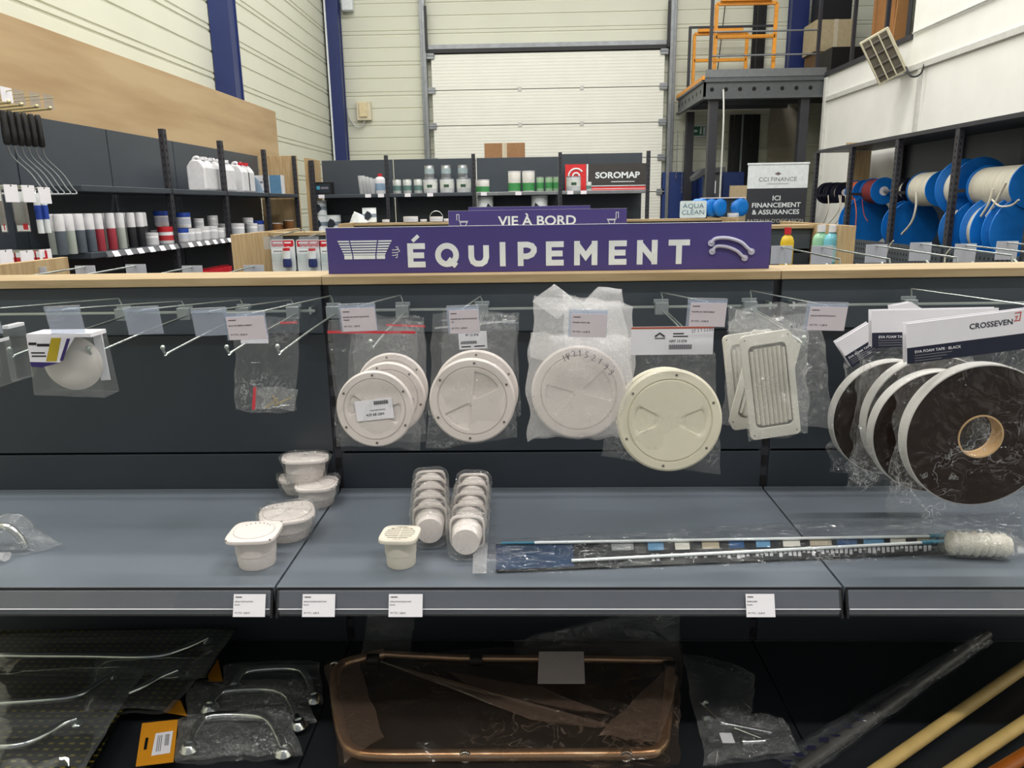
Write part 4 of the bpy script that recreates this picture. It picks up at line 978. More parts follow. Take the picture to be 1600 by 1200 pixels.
def rail_pack(label, poly, line, z, seed, film_px, r_=.009, zl=.03):
    o = thing('grab_rail_pack', label, 'packaged rail', sum(zt(poly, z), Vector())/len(poly)); m = MB(); q = [p-o.location for p in zt(poly, z)]
    n = len(q); m.add(q+[p-Vector((0, 0, .002)) for p in q], [tuple(range(n)), tuple(range(n, 2*n))[::-1]]+[(i, i+n, (i+1) % n+n, (i+1) % n) for i in range(n)]); m.build('backing_card', prints, o)
    bag(o, zt(film_px, z+.014), 0, .02, seed, .002, rigid, nx=30, nz_=10, plane='Z', name='blister_film')
    t = thing('grab_rail', label.replace('blister pack of a', '').replace('  ', ' ').strip()+' seen as polished tube', 'grab rail', PZ(*line[0], z+.012)); m = MB(); pts = spl([PZ(x, y, z+.016)-t.location for x, y in line], 5)
    m.tube(pts, r_, 12); m.build('steel_tube', steel_b, t, smooth=60)
    m = MB(); e = pts[-1]; d_ = (pts[-1]-pts[-2]).normalized(); m.lathe([(.004, .0), (r_*1.7, .001), (r_*1.8, .004), (r_*1.1, .010)], 20, 0, Matrix.Translation(e-Vector((0, 0, .012)))); m.build('end_flange', steel_b, t, smooth=50)
rail_pack('rearmost of the long rail packs on the left', [(-10, 985), (370, 980), (322, 1058), (-10, 1060)], [(-40, 1024), (120, 1025), (235, 1026), (285, 1014), (323, 997)], ZL+.050, 101, [(-10, 995), (368, 985), (318, 1060), (-10, 1050)], .0075)
rail_pack('second long rail pack showing its tube end right of the others', [(120, 1040), (325, 1030), (255, 1110), (90, 1115)], [(200, 1083), (225, 1072), (250, 1058), (277, 1047)], ZL+.035, 103, [(150, 1030), (340, 1030), (262, 1112), (130, 1112)], .0075)
rail_pack('third long rail pack with gold-printed card on the left', [(-20, 1045), (232, 1035), (142, 1200), (-20, 1215)], [(-40, 1101), (60, 1095), (118, 1088), (150, 1070), (177, 1052)], ZL+.045, 105, [(-20, 1055), (228, 1045), (160, 1150), (-20, 1160)], .0075)
rail_pack('frontmost long rail pack with gold-printed card', [(-20, 1125), (185, 1115), (120, 1215), (-20, 1220)], [(-40, 1167), (25, 1165), (60, 1153), (95, 1133), (120, 1124)], ZL+.055, 107, [(-20, 1120), (180, 1115), (135, 1200), (-20, 1210)], .0075)
ocard = mat('orange_card', 'd8901c', .5, 0, .04)
def d_handle(label, line, cardpx, bagpx, z, seed, slot_=False, r_=.0095):
    o = thing('grab_handle_pack', label, 'packaged handle', sum(zt(bagpx, z), Vector())/4)
    bag(o, zt(bagpx, z+.012), 0, .020, seed, .004, clearw, nx=26, nz_=16, plane='Z', name='clear_film')
    q = [p-o.location for p in zt(cardpx, z+.012)]; m = MB(); m.add(q+[p-Vector((0, 0, .0015)) for p in q], [(0, 1, 2, 3)[::-1], (4, 5, 6, 7), (0, 1, 5, 4), (1, 2, 6, 5), (2, 3, 7, 6), (3, 0, 4, 7)])
    f = lambda u, v, dz=.0006: q[0].lerp(q[1], u).lerp(q[3].lerp(q[2], u), v)+Vector((0, 0, dz))
    if slot_:
        m.add([f(.42, .30), f(.90, .28), f(.88, .80), f(.38, .82)], [(0, 3, 2, 1)], 1)
        m.add([f(.16, .38), f(.24, .38), f(.23, .66), f(.15, .66)], [(0, 3, 2, 1)], 2)
        for k in range(9): m.add([f(.70, .36+k*.03, .001), f(.82, .36+k*.03, .001), f(.82, .375+k*.03, .001), f(.70, .375+k*.03, .001)], [(0, 3, 2, 1)], 2)
        for k in range(3): m.add([f(.5+k*.05, .36, .001), f(.515+k*.05, .36, .001), f(.51+k*.05, .74, .001), f(.495+k*.05, .74, .001)], [(0, 3, 2, 1)], 2)
    m.build('orange_card', [ocard, paper, black], o)
    t = thing('grab_bar', label.replace('bag with', 'inner').replace('clear', 'polished')+' steel tube', 'handle', PZ(*line[0], z)); m = MB()
    pts = spl([PZ(x, y, z+.014)-t.location for x, y in line], 6); m.tube(pts, r_, 14); m.build('steel_tube', steel_b, t, smooth=60)
    for e in (pts[0], pts[-1]):
        m = MB(); m.lathe([(.004, -.010), (r_*2.0, -.010), (r_*2.1, -.007), (r_*1.3, .004), (r_*.9, .006)], 24, 0, Matrix.Translation(e)); m.build('end_flange', steel_b, t, smooth=50)
d_handle('rearmost clear bag with a curved handle', [(366, 1072), (376, 1055), (400, 1047), (458, 1045), (478, 1056), (490, 1088)], [(322, 1028), (340, 1026), (348, 1064), (326, 1064)], [(350, 1040), (498, 1036), (505, 1100), (345, 1110)], ZL+.002, 111)
d_handle('middle clear bag with a curved handle', [(328, 1102), (340, 1086), (362, 1079), (425, 1078), (452, 1092), (466, 1128)], [(230, 1092), (282, 1094), (292, 1118), (256, 1112)], [(290, 1068), (470, 1066), (496, 1128), (292, 1132)], ZL+.010, 113)
d_handle('frontmost clear bag with a curved handle and large orange card', [(296, 1164), (308, 1136), (328, 1120), (400, 1119), (425, 1132), (444, 1170)], [(222, 1130), (278, 1124), (271, 1190), (212, 1197)], [(278, 1124), (450, 1110), (475, 1180), (272, 1192)], ZL+.018, 115, True)
# framed rail in its bag
fr = thing('framed_rail', 'polished rectangular tube frame wrapped in a smoky bag under the middle shelf', 'rail frame', PZ(790, 1110, ZL+.02))
def FZ(x, y, dz=0):
    # the frame lies tilted: front bar low, rear bar a little raised
    t = (1180-y)/150; return PZ(x, y, ZL+.012+.03*max(0, t)+dz)-fr.location
fl = [(600, 1022), (560, 1030), (533, 1040), (524, 1060), (526, 1100), (536, 1150), (552, 1172), (590, 1180), (700, 1180), (850, 1179), (1000, 1177), (1030, 1168), (1040, 1140), (1047, 1060)]
m = MB(); m.tube(spl([FZ(*p) for p in fl], 6), .0115, 16); m.tube([FZ(600, 1022), FZ(720, 1028), FZ(934, 1030), FZ(1046, 1032)], .008, 12); m.tube([FZ(1046, 1032), FZ(1047, 1062)], .0105, 14)
m.build('steel_tube', mat('copper_reflection_steel', 'cfb193', .28, .85, .05, 10), fr, smooth=60)  # silver steel; its copper reflections are put into the base colour
for (a_, c_) in (((572, 1022), (594, 1040)), ((1040, 1030), (1053, 1055)), ((732, 1020), (756, 1042))):
    m = MB(); p = FZ((a_[0]+c_[0])/2, (a_[1]+c_[1])/2); m.cyl(p-Vector((.014, 0, 0)), p+Vector((.014, 0, 0)), .014, 14); m.build('black_clip', black, fr, smooth=40, bevel=.001)
for x, y in ((525, 1040), (727, 1181), (978, 1180)):
    m = MB(); p = FZ(x, y); m.tube([p+Vector((.011*cos(a*pi/8), -.004, .011*sin(a*pi/8))) for a in range(16)], .0035, 8, closed=True); m.build('eyelet', chrome, fr, smooth=60)
m = MB(); q = [FZ(x, y, .012) for x, y in ((842, 1018), (912, 1018), (914, 1068), (840, 1068))]; m.add(q+[p-Vector((0, 0, .0006)) for p in q], [(0, 3, 2, 1), (4, 5, 6, 7), (0, 1, 5, 4), (1, 2, 6, 5), (2, 3, 7, 6), (3, 0, 4, 7)]); m.build('paper_note', paper, fr)
fb = thing('rail_bag', 'large smoky clear bag draped over the tube frame', 'bag', PZ(790, 1110, ZL+.04))
bag(fb, zt([(510, 1035), (1066, 1005), (1062, 1195), (530, 1195)], ZL+.048), 0, .030, 121, .007, tint, nx=46, nz_=26, plane='Z', name='film_sheet')
bag(fb, [P(x, y, 1.60) for x, y in ((574, 948), (648, 948), (640, 1032), (562, 1040))], 0, .010, 125, .006, clearf, name='raised_film_fold', nx=12, nz_=12)
bag(fb, [P(x, y, 1.58) for x, y in ((800, 1000), (1060, 940), (1064, 1040), (820, 1045))], 0, .012, 127, .008, clearf, name='raised_film_fold', nx=24, nz_=14)
foldm = film('smoky_fold', .09, .08, .15, (.9, .85, .8), 20, 1.2, (.60, .44, .35), crease=.3)
bag(fb, zt([(590, 1032), (700, 1065), (990, 1142), (830, 1125)], ZL+.085), 0, .004, 122, .004, foldm, nx=30, nz_=8, plane='Z', name='film_fold')
bag(fb, zt([(700, 1050), (850, 1075), (960, 1120), (760, 1085)], ZL+.080), 0, .004, 123, .004, foldm, nx=24, nz_=8, plane='Z', name='film_fold')
bag(fb, zt([(1045, 1040), (1060, 1060), (1030, 1160), (935, 1148)], ZL+.085), 0, .004, 124, .004, foldm, nx=16, nz_=16, plane='Z', name='film_fold')
bag(fb, zt([(505, 1040), (560, 1036), (600, 1150), (540, 1190)], ZL+.075), 0, .004, 126, .004, foldm, nx=16, nz_=16, plane='Z', name='film_fold')
# parts bag
pb = thing('parts_bag', 'clear zip bag of small metal parts right of the tube frame', 'bag', PZ(1150, 1110, ZL+.02))
bag(pb, zt([(1066, 1022), (1180, 1052), (1172, 1130), (1092, 1150)], ZL+.035), 0, .020, 131, .007, clearf, nz_=18, plane='Z', name='film_upper')
bag(pb, zt([(1090, 1128), (1222, 1120), (1250, 1176), (1100, 1198)], ZL+.022), 0, .018, 133, .008, clearw, nz_=18, plane='Z', name='film_lower')
for k, (x0, y0, x1, y1, r_) in enumerate(((1128, 1130, 1206, 1145, .0042), (1150, 1138, 1190, 1154, .003), (1100, 1100, 1130, 1128, .007), (1105, 1125, 1112, 1155, .008), (1160, 1160, 1195, 1158, .006))):
    o = thing('metal_part', ['bright steel pin on top in the parts bag', 'thin steel pin beneath the bright one in the parts bag', 'dull metal sleeve in the upper half of the parts bag', 'short metal bush at the left of the parts bag', 'metal bush lying lowest in the parts bag'][k], 'hardware', PZ(x0, y0, ZL+.02), group='loose hardware in the parts bag')
    e_ = PZ(x1, y1, ZL+.02)-o.location; d_ = e_.normalized(); m = MB(); m.cyl((0, 0, 0), e_, r_, 12); m.cyl(-d_*.002, d_*.004, r_*1.6, 12); m.build('pin', chrome, o, smooth=45)
o = thing('paper_slip', 'small white paper slip inside the parts bag', 'label', PZ(1136, 1153, ZL+.032)); m = MB(); m.box(-.012, .012, -.014, .014, -.0004, .0004); m.build('slip', paper, o)
# long printed bag slanting away, poles
o = thing('long_printed_bag', 'narrow clear bag with dark printing slanting across the lower right shelf', 'bag', PZ(1400, 1090, ZL+.02))
bag(o, zt([(1210, 1185)], ZL+.018)+[P(1538, 986, 1.625), P(1553, 1003, 1.61)]+zt([(1262, 1215)], ZL+.018), 0, .014, 141, .005, clearf, nx=50, nz_=10, plane='Z', name='clear_film')
m = MB(); R0 = random.Random(9)
for k in range(16):
    t = k/16; x = 1232+(1535-1232)*t; y = 1188+(1000-1188)*t
    for j in range(2):
        p = PZ(x+R0.uniform(-2, 2), y+R0.uniform(-1, 3)+j*5, ZL+.036)-o.location; m.box(p.x-.012, p.x+.006, p.y-.003, p.y+.002, p.z, p.z+.0004)
m.build('printed_marks', mat('pen_ink', '20203c'), o)
o = thing('dark_tube', 'dark tube inside the narrow printed bag', 'tube', PZ(1245, 1205, ZL+.018)); m = MB(); m.cyl((0, 0, 0), P(1543, 991, 1.625)-o.location, .011, 14); m.build('tube', mat('tube_grey', '4b4a48', .4), o, smooth=50)
ply = mat('pole_yellow_wood', 'c9ab6a', .5, 0, .06, 6, .05, 60, stretch=(3, 3, 3))
for k, (a_, c_, l, mm, r_) in enumerate((((1330, 1232), (1640, 1015), 'long pale yellow round pole, upper of two parallel ones at lower right', ply, .0125), ((1435, 1240), (1660, 1090), 'long pale yellow round pole, lower of two parallel ones at lower right', ply, .0125),
        ((1545, 1215), (1650, 1150), 'orange varnished pole end in the bottom right corner', mat('varnish_orange', '9a5418', .3), .013))):
    o = thing('wooden_pole', l, 'pole', PZ(*a_, ZL+.03)); m = MB(); m.cyl((0, 0, 0), PZ(*c_, ZL+.03)-o.location, r_, 20); m.build('pole_shaft', mm, o, smooth=50)
# ------------------------------------------------------------------ platform, storage and fittings at the back right
pl = thing('steel_platform', 'dark steel mezzanine platform with round-holed beam at the back right', 'platform', (3.1, 11.7, 0))
m = MB(); x0, x1, y0, y1 = 2.36, 3.995, 10.9, 12.75
m.box(x0, x1, y0, y0+.03, 2.88, 3.10); m.box(x0, x1, y0-.03, y0+.03, 3.08, 3.11); m.box(x0, x1, y0-.03, y0+.03, 2.86, 2.89)
for k in range(8):
    xx = x0+.11+k*.19; m.cyl((xx, y0-.002, 2.985), (xx, y0+.001, 2.985), .028, 14, 1)
m.build('front_beam', [zinc if 0 else mat('beam_grey', '5c6063', .45, .3), slot], pl, world=True)
m = MB(); m.box(x0, x0+.03, y0, y1, 2.88, 3.10); m.box(x0-.03, x0+.03, y0, y1, 3.08, 3.11); m.box(x0-.03, x0+.03, y0, y1, 2.86, 2.89)
for k in range(7): m.cyl((x0-.002, y0+.2+k*.26, 2.985), (x0+.001, y0+.2+k*.26, 2.985), .028, 12, 1)
m.build('side_beam', [mat('beam_grey', '5c6063'), slot], pl, world=True)
m = MB(); m.box(x0, x1, y0, y1, 3.11, 3.14); m.build('deck', mat('beam_grey', '5c6063'), pl, world=True)
m = MB(); m.box(x0+.02, x1, y0-.01, y0+.02, 3.14, 3.24); m.build('kick_plate', mat('plate_grey', '74787a', .45, .3), pl, world=True)
m = MB(); m.box(x0-.03, x0+.0, y0-.03, y1, 3.11, 3.16); m.build('yellow_edge', orange, pl, world=True)
for k in range(3):
    m = MB(); m.box(x0+.03, x1, y0+.4+k*.55, y0+.45+k*.55, 2.90, 3.08); m.build('cross_beam', mat('beam_grey', '5c6063'), pl, world=True)
for x, y in ((2.46, 10.94), (3.70, 10.94), (2.46, 12.5)):
    m = MB(); m.box(x, x+.12, y, y+.12, .0, 2.88); m.build('leg', postm, pl, world=True, bevel=.003)
rl_ = thing('guard_rail', 'black steel guard rail along the platform edge', 'railing', (3.2, 10.85, 3.14))
for x in (2.44, 3.88):
    m = MB(); m.box(x-.02, x+.02, 10.93, 10.97, 3.14, 4.3); m.build('rail_post', postm, rl_, world=True)
for z, r_ in ((4.22, .02), (3.72, .012), (3.42, .012)):
    m = MB(); m.cyl((2.44, 10.95, z), (3.9, 10.95, z+(.0)), r_, 8); m.build('rail_bar', postm if z > 4 else zinc, rl_, world=True)
m = MB(); m.tube([(3.9, 10.95, 4.1), (4.02, 9.6, 3.95), (4.05, 8.6, 4.25)], .015, 8); m.build('rail_bar', zinc, rl_, world=True)
m = MB(); m.box(4.03, 4.07, 10.2, 10.24, 3.12, 4.5); m.build('rail_post', postm, rl_, world=True)
m = MB(); m.box(4.04, 4.08, 9.3, 9.34, 3.12, 4.5); m.build('rail_post', postm, rl_, world=True)
def gate(label, x0, x1, y, z0, z1, ang=0):
    g = thing('safety_gate', label, 'gate', (x0, y, z0))
    w_ = x1-x0; h_ = z1-z0
    for a, b in (((0, 0, 0), (0, 0, h_)), ((w_, 0, 0), (w_, 0, h_)), ((0, 0, h_), (w_, 0, h_)), ((0, 0, h_*.56), (w_, 0, h_*.56)), ((.04, -.05, h_+.04), (w_*.9, -.05, h_+.04))):
        m = MB(); m.bar(a, b, .045, .045, up=(0, 1, 0)); m.build('gate_bar', orange, g, bevel=.004)
    g.rotation_euler = (0, 0, ang); return g
gate('orange safety gate standing at the front of the platform', 2.52, 3.32, 11.05, 3.145, 4.09)
gate('orange safety gate at the far side of the platform, lower in view', 2.52, 3.32, 12.45, 3.14, 4.00)
o = thing('gate_post', 'dark steel post beside the far orange gate', 'post', (2.44, 12.4, 3.14)); m = MB(); m.box(-.02, .02, -.02, .02, 0, .93); m.box(-.02, 1.3, -.02, .02, .93, .96); m.build('post_bar', postm, o)
cur = mat('black_strip', '101012', .35)
o = thing('strip_curtain', 'black strip curtain hanging on the back wall behind the platform', 'curtain', (3.45, 12.84, 0)); R0 = random.Random(2)
for (xa, xb, za, zb_) in ((3.22, 3.78, .3, 2.86), (3.50, 3.74, 3.15, 5.2)):
    m = MB(); n_ = int((xb-xa)/.07)
    for k in range(n_): x = xa+k*.07; m.box(x, x+.068, 12.83-.02*(k % 2), 12.835-.02*(k % 2), za, zb_)
    m.build('strips', [cur], o, world=True)
m = MB(); m.box(3.4, 3.43, 12.79, 12.80, .3, 2.86); m.build('pale_strip', mat('pale_strip_plastic', '8b9698', .3), o, world=True)
tag(MB().box(3.86, 4.3, 12.84, 12.86, 0, 2.95).build('beige_panel', mat('beige_board', 'a9a291', .6)), 'beige board panel on the back wall beside the black curtain', 'panel')
# exit sign, box, speaker
ex = thing('exit_sign', 'small green running-man exit sign under the platform', 'sign', (2.71, 12.83, 2.62)); m = MB(); m.box(-.145, .145, 0, .04, -.09, .09); m.build('sign_case', offw, ex, bevel=.004)
m = MB(); m.box(-.13, .13, -.003, 0, -.07, .07, 0); m.box(-.115, -.01, -.005, -.003, -.018, .018, 1); m.prism([(-.12, 0), (-.07, .045), (-.07, -.045)], -.005, -.003, 1)
m.box(.03, .06, -.005, -.003, -.05, .03, 1); m.cyl((.05, -.003, .045), (.05, -.005, .045), .014, 10, 1); m.box(.085, .12, -.005, -.003, -.06, .06, 1); m.build('green_face', [mat('exit_green', '0f6b4a', .5), offw], ex)
jb = thing('junction_box', 'cream electrical box with looping cable on the back wall', 'electrical box', (-2.73, 12.86, 3.03)); m = MB(); m.box(-.12, .12, -.05, .03, -.15, .14); m.build('box_case', mat('cream_box', 'd8cfb4', .5), jb, bevel=.008)
m = MB(); m.box(-.07, .06, -.075, -.05, -.10, .12); m.build('cover', mat('cream_cover', 'e0cfa6', .5), jb, bevel=.006)
m = MB(); m.tube(spl([(0, -.02, -.15), (-.04, -.02, -.24), (-.15, -.02, -.25), (-.25, -.02, -.1), (-.27, -.02, .02)], 5), .010, 6); m.build('cable', mat('trunking', 'c9c9c4'), jb, smooth=60)
tag(MB().box(-2.98, -2.80, 12.75, 12.88, 4.52, 4.72).build('wall_speaker', offw, bevel=.02), 'small white box high on the back wall by the corner column', 'speaker')
# heater on the right wall: case tilted towards the aisle
ht = thing('wall_heater', 'cream infrared heater tilted on a bracket on the right wall', 'heater', (3.70, 8.5, 2.96))
hn = Vector((-.42, -.85, -.32)).normalized(); hl = Vector((.42, -.12, -.88)); hl = (hl-hn*hl.dot(hn)).normalized(); hw_ = hn.cross(hl)
HM = Matrix(((hn.x, hl.x, hw_.x, 0), (hn.y, hl.y, hw_.y, 0), (hn.z, hl.z, hw_.z, 0), (0, 0, 0, 1)))   # local x: out of the mouth, y: long side
m = MB(HM); v4 = [(.06, .25, .15), (-.12, .21, .10)]
vs = []
for d_, a_, b_ in v4: vs += [(d_, -a_, -b_), (d_, a_, -b_), (d_, a_, b_), (d_, -a_, b_)]
m.add(vs, [(0, 1, 2, 3), (7, 6, 5, 4)]+[(i, i+4, (i+1) % 4+4, (i+1) % 4) for i in range(4)]); m.build('heater_case', mat('heater_cream', 'cfc9b0', .45), ht, bevel=.01)
m = MB(HM); m.box(.0605, .064, -.225, .225, -.125, .125); m.build('heater_mouth', mat('reflector', '8a8478', .3, .6), ht)
for k in range(4):
    m = MB(HM); y = -.165+k*.11; m.cyl((.072, y, -.12), (.072, y, .12), .016, 10); m.build('heating_tube', mat('tube_dark', '4a443e', .4), ht, smooth=50)
for z in (-.128, -.043, .043, .128):
    m = MB(HM); m.box(.08, .09, -.23, .23, z-.006, z+.006); m.build('grille_bar', mat('heater_cream', 'cfc9b0'), ht)
m = MB(); m.tube([(3.76, 8.5, 2.92), (3.9, 8.5, 2.80), (3.99, 8.5, 2.80)], .018, 8); o = m.build('heater_bracket', zinc); tag(o, 'short bent steel arm holding the cream heater to the wall', 'bracket')
m = MB(); m.tube(spl([(3.80, 8.2, 2.80), (3.84, 8.15, 2.70), (3.93, 8.15, 2.72), (3.985, 8.2, 2.84)], 5), .009, 6); o = m.build('power_cable', black); tag(o, 'black cable looping from the cream heater to the wall', 'cable')
# stored goods on the mezzanine
def carton(label, x0, x1, y0, y1, z0, z1, mt=None, cat='box', name='storage_box', tape_=True):
    b = thing(name, label, cat, ((x0+x1)/2, (y0+y1)/2, z0)); m = MB(); w_, d_, h_ = (x1-x0)/2, (y1-y0)/2, z1-z0
    m.box(-w_, w_, -d_, d_, 0, h_); m.build('box_body', mt or cardb, b, bevel=.004)
    if tape_: m = MB(); m.box(-.03, .03, -d_-.002, d_, h_*.0+.002, h_+.002); m.build('packing_tape', mat('tape_tan', 'c9bfa8', .3), b)
    return b
carton('beige carton stored on the mezzanine behind the railing', 4.16, 4.75, 11.9, 12.4, 3.62, 4.05, mat('beige_card', 'b3a483', .8))
carton('brown carton under the beige one on the mezzanine', 4.2, 4.8, 11.9, 12.4, 3.12, 3.61, mat('brown_card', '6d5236', .8))
carton('low black crate on the mezzanine floor by the railing', 4.16, 4.9, 11.2, 11.8, 3.12, 3.55, black, 'crate', 'black_crate', False)
carton('black bin bag bundle on top of the stored cartons', 4.25, 4.7, 12.0, 12.4, 4.06, 4.5, black, 'bundle', 'wrapped_bundle', False)
carton('wooden cupboard door leaning among the stored boards', 4.3, 4.34, 9.7, 10.3, 3.13, 4.25, mat('red_wood', 'a5713f', .5, 0, .08, 4), 'board', 'wooden_board', False)
plyw = mat('plywood', 'b58350', .6, 0, .1, 3, .1, 40)
for k, (y, a, l) in enumerate(((9.7, .10, 'plywood sheet standing nearest the opening edge on the mezzanine'), (10.1, -.08, 'plywood sheet leaning behind the nearest one on the mezzanine'), (10.6, .14, 'third plywood sheet leaning furthest back on the mezzanine'))):
    o = thing('plywood_sheet', l, 'board', (4.3+.08*k, y, 3.13), rot=(a, 0, 0)); m = MB(); m.box(-.01, .5, -.03, .0, 0, .95+.2*k)
    m.build('sheet', plyw, o)
w_ = thing('stored_window', 'dark framed window stored at the mezzanine opening', 'window frame', (4.25, 8.95, 3.14)); m = MB()
m.box(0, .05, -.33, .33, 0, .07); m.box(0, .05, -.33, .33, 1.43, 1.5); m.box(0, .05, -.33, -.26, 0, 1.5); m.box(0, .05, .26, .33, 0, 1.5); m.build('frame', postm, w_, bevel=.02)
m = MB(); m.box(.02, .03, -.28, .28, .06, 1.44); m.build('dark_pane', mat('dark_glass', '2c332f', .12), w_)
bt = thing('blue_tub', 'bright blue plastic tub hanging over the stored boards', 'tub', (4.3, 9.75, 4.02), rot=(.2, .3, 0)); m = MB(); m.lathe([(.16, 0), (.25, .01), (.31, .20), (.34, .21), (.34, .23), (.29, .22), (.23, .03), (.01, .03)], 28); m.build('tub_shell', bluep, bt, smooth=50)
# under the platform
o = thing('blue_cabinet', 'dark blue cabinet standing under the platform', 'cabinet', (3.0, 12.3, 0)); m = MB(); m.box(-.3, .36, 0, .4, 0, 1.95); m.build('cabinet_body', mat('deep_blue', '223a78', .45), o, bevel=.01)
m = MB(); m.box(.02, .03, -.004, 0, .1, 1.9); m.build('door_gap', slot, o)
tag(MB().box(2.15, 2.75, 12.75, 12.84, .0, 1.98).build('blue_board', mat('deep_blue', '223a78')), 'blue board low on the back wall behind the chains', 'board')
o = thing('lift_machine', 'dark grey lifting machine column standing under the platform', 'machine', (2.62, 11.6, 0)); m = MB(); m.box(-.02, .22, 0, .2, 0, 1.98); m.build('mast', mat('machine_grey', '4a4d50', .5), o, bevel=.01)
m = MB(); m.prism([(-.22, 1.86), (-.1, 1.98), (.25, 2.0), (.25, 1.92), (-.02, 1.9), (-.2, 1.80)], -.05, .25); m.build('control_head', mat('machine_grey', '4a4d50'), o, bevel=.01)
m = MB(); m.box(.04, .13, -.003, 0, 1.62, 1.8); m.build('notice_sheet', paper, o)
tag(MB().box(2.86, 3.14, 11.2, 11.23, 0.02, 1.72).build('leaning_plank', mat('pale_board', 'c0ad8b', .6)), 'pale wooden panel leaning beside the lifting machine', 'board')
tag(MB().box(3.0, 3.1, 10.6, 10.8, 0.0, 1.70).build('olive_post', mat('olive', '7b7420', .5)), 'olive painted post end beside the finance banner', 'post')
for k, x in enumerate((2.36, 2.46)):
    o = thing('hanging_chain', ['thin steel chain hanging left beside the roller door track', 'second steel chain hanging right of the first one'][k], 'chain', (x, 12.7, 2.6))
    m = MB(); z = 0
    while z > -.75-.2*k: m.tube([(.012*cos(a*pi/4)*(1 if int(z*-25) % 2 else .3), .012*(1 if not int(z*-25) % 2 else .3)*cos(a*pi/4), z+.022*sin(a*pi/4)) for a in range(8)], .0035, 5, closed=True); z -= .036
    m.build('links', zinc, o)
m = MB(); m.tube(spl([(2.62, 10.88, 2.98), (2.60, 10.7, 2.5), (2.60, 10.7, 1.4), (2.62, 10.7, .02)], 6), .012, 8); tag(m.build('hanging_hose', mat('trunking', 'c9c9c4')), 'pale hose hanging down from a hole in the platform beam', 'hose')
m = MB(); m.tube(spl([(3.1, 12.8, 5.2), (2.98, 12.8, 3.6), (2.86, 12.8, 2.4)], 6), .008, 6); tag(m.build('black_cable', black), 'thin black cable slanting down the back wall behind the gates', 'cable')
for k, x in enumerate((2.22, 2.30)): m = MB(); m.cyl((x, 12.86, .1), (x, 12.86, 6), .022, 8); o = m.build('wall_pipe', mat('trunking', 'c9c9c4') if k else zinc, smooth=40); tag(o, ['grey pipe running up right against the roller door track', 'pale pipe running up beside the grey one'][k], 'pipe')
# finance banner
bn = thing('rollup_banner', 'charcoal and white roll-up banner about financing and insurance', 'banner', (3.25, 10.3, 0), rz=-.05)
m = MB(); m.box(-.39, .39, 0, .004, .08, 1.66, 0); m.box(-.39, .39, 0, .004, 1.66, 1.965, 1); m.build('banner_sheet', [mat('banner_charcoal', '32343a', .55), offw], bn)
m = MB(); m.box(-.4, .4, -.01, .015, 1.962, 1.985); m.build('top_bar', offw, bn, bevel=.003)
m = MB(); m.box(-.42, .42, -.08, .10, 0, .08); m.build('base_case', zinc, bn, bevel=.01)
m = MB(); m.text('CCI FINANCE', .074, TR(0, -.002, 1.772), 2, 0, 1.1); m.box(-.14, .14, -.003, 0, 1.715, 1.719, 2)
m.prism([(-.045, 1.845), (0, 1.868), (.045, 1.845), (0, 1.822)], -.003, 0, 2); m.prism([(-.016, 1.845), (0, 1.858), (.016, 1.845), (0, 1.832)], -.0045, -.003, 1)
m.text('ICI', .085, TR(0, -.002, 1.53), 0, .02, 1.1); m.text('FINANCEMENT', .085, TR(0, -.002, 1.44), 0, .02, 1.1); m.text('& ASSURANCES', .085, TR(0, -.002, 1.35), 0, .02, 1.05)
m.text("BATEAUX D'OCCASION", .068, TR(0, -.002, 1.235), 3, 0); m.text('OU BATEAUX NEUFS', .068, TR(0, -.002, 1.165), 3, 0)
m.build('printed_text', [offw, mat('brand_maroon', '7a4a4a'), inkg, mat('banner_grey_text', 'b9b6ae')], bn)

# ------------------------------------------------------------------ small goods: one of each kind, then copies
def label_mat(n, a): return mat(n, a, .5)
def lathe_obj(name, parts, loc=(0, 0, 0)):
    """parts: (part name, profile, material(s))"""
    o = bpy.data.objects.new(name, None); COL.objects.link(o); o.location = loc
    for pn, pf, mt in parts:
        m = MB(); m.lathe(pf, 20); m.build(pn, mt, o, smooth=40)
    return o
PROTO = {}
def proto(k, maker):
    PROTO[k] = maker(); PROTO[k].location = (0, 0, -50); return PROTO[k]
used = set()
def put(kind, loc, label, cat, group=None, rz=0, s=1.0):
    p = PROTO[kind]
    if kind not in used: used.add(kind); o = p; o.location = loc; o.rotation_euler = (0, 0, rz); o.scale = (s, s, s)
    else: o = dup(p, loc, rz); o.scale = (s, s, s)
    o['label'] = label; o['category'] = cat
    if group: o['group'] = group
    elif 'group' in o: del o['group']
    return o
def tin(name, r, h, body, lidm, band=None, bandz=(.35, .75), lh=.05):
    ps = [('can_body', [(r*.96, 0), (r, .004), (r, h*(.98-lh)), (r*.97, h*(1-lh))], body), ('can_lid', [(r*.97, h*(1-lh)), (r*1.02, h*(1.005-lh)), (r*1.02, h*.995), (r*.93, h), (r*.9, h*.985)], lidm)]
    if band: ps.append(('printed_band', [(r*1.005, h*bandz[0]), (r*1.008, h*bandz[0]), (r*1.008, h*bandz[1]), (r*1.005, h*bandz[1])], band))
    return lathe_obj(name, ps)
whiteg = mat('white_glossy_plastic', 'dcdce0', .35)
proto('silver_tin', lambda: tin('silver_tin', .058, .15, sil, sil, mat('grey_band', '9fb0b4')))
proto('small_tin', lambda: tin('small_tin', .052, .165, mat('pale_tin', 'cfd3d0', .35, .3), sil, mat('teal_band', '5d7d78'), (.2, .55)))
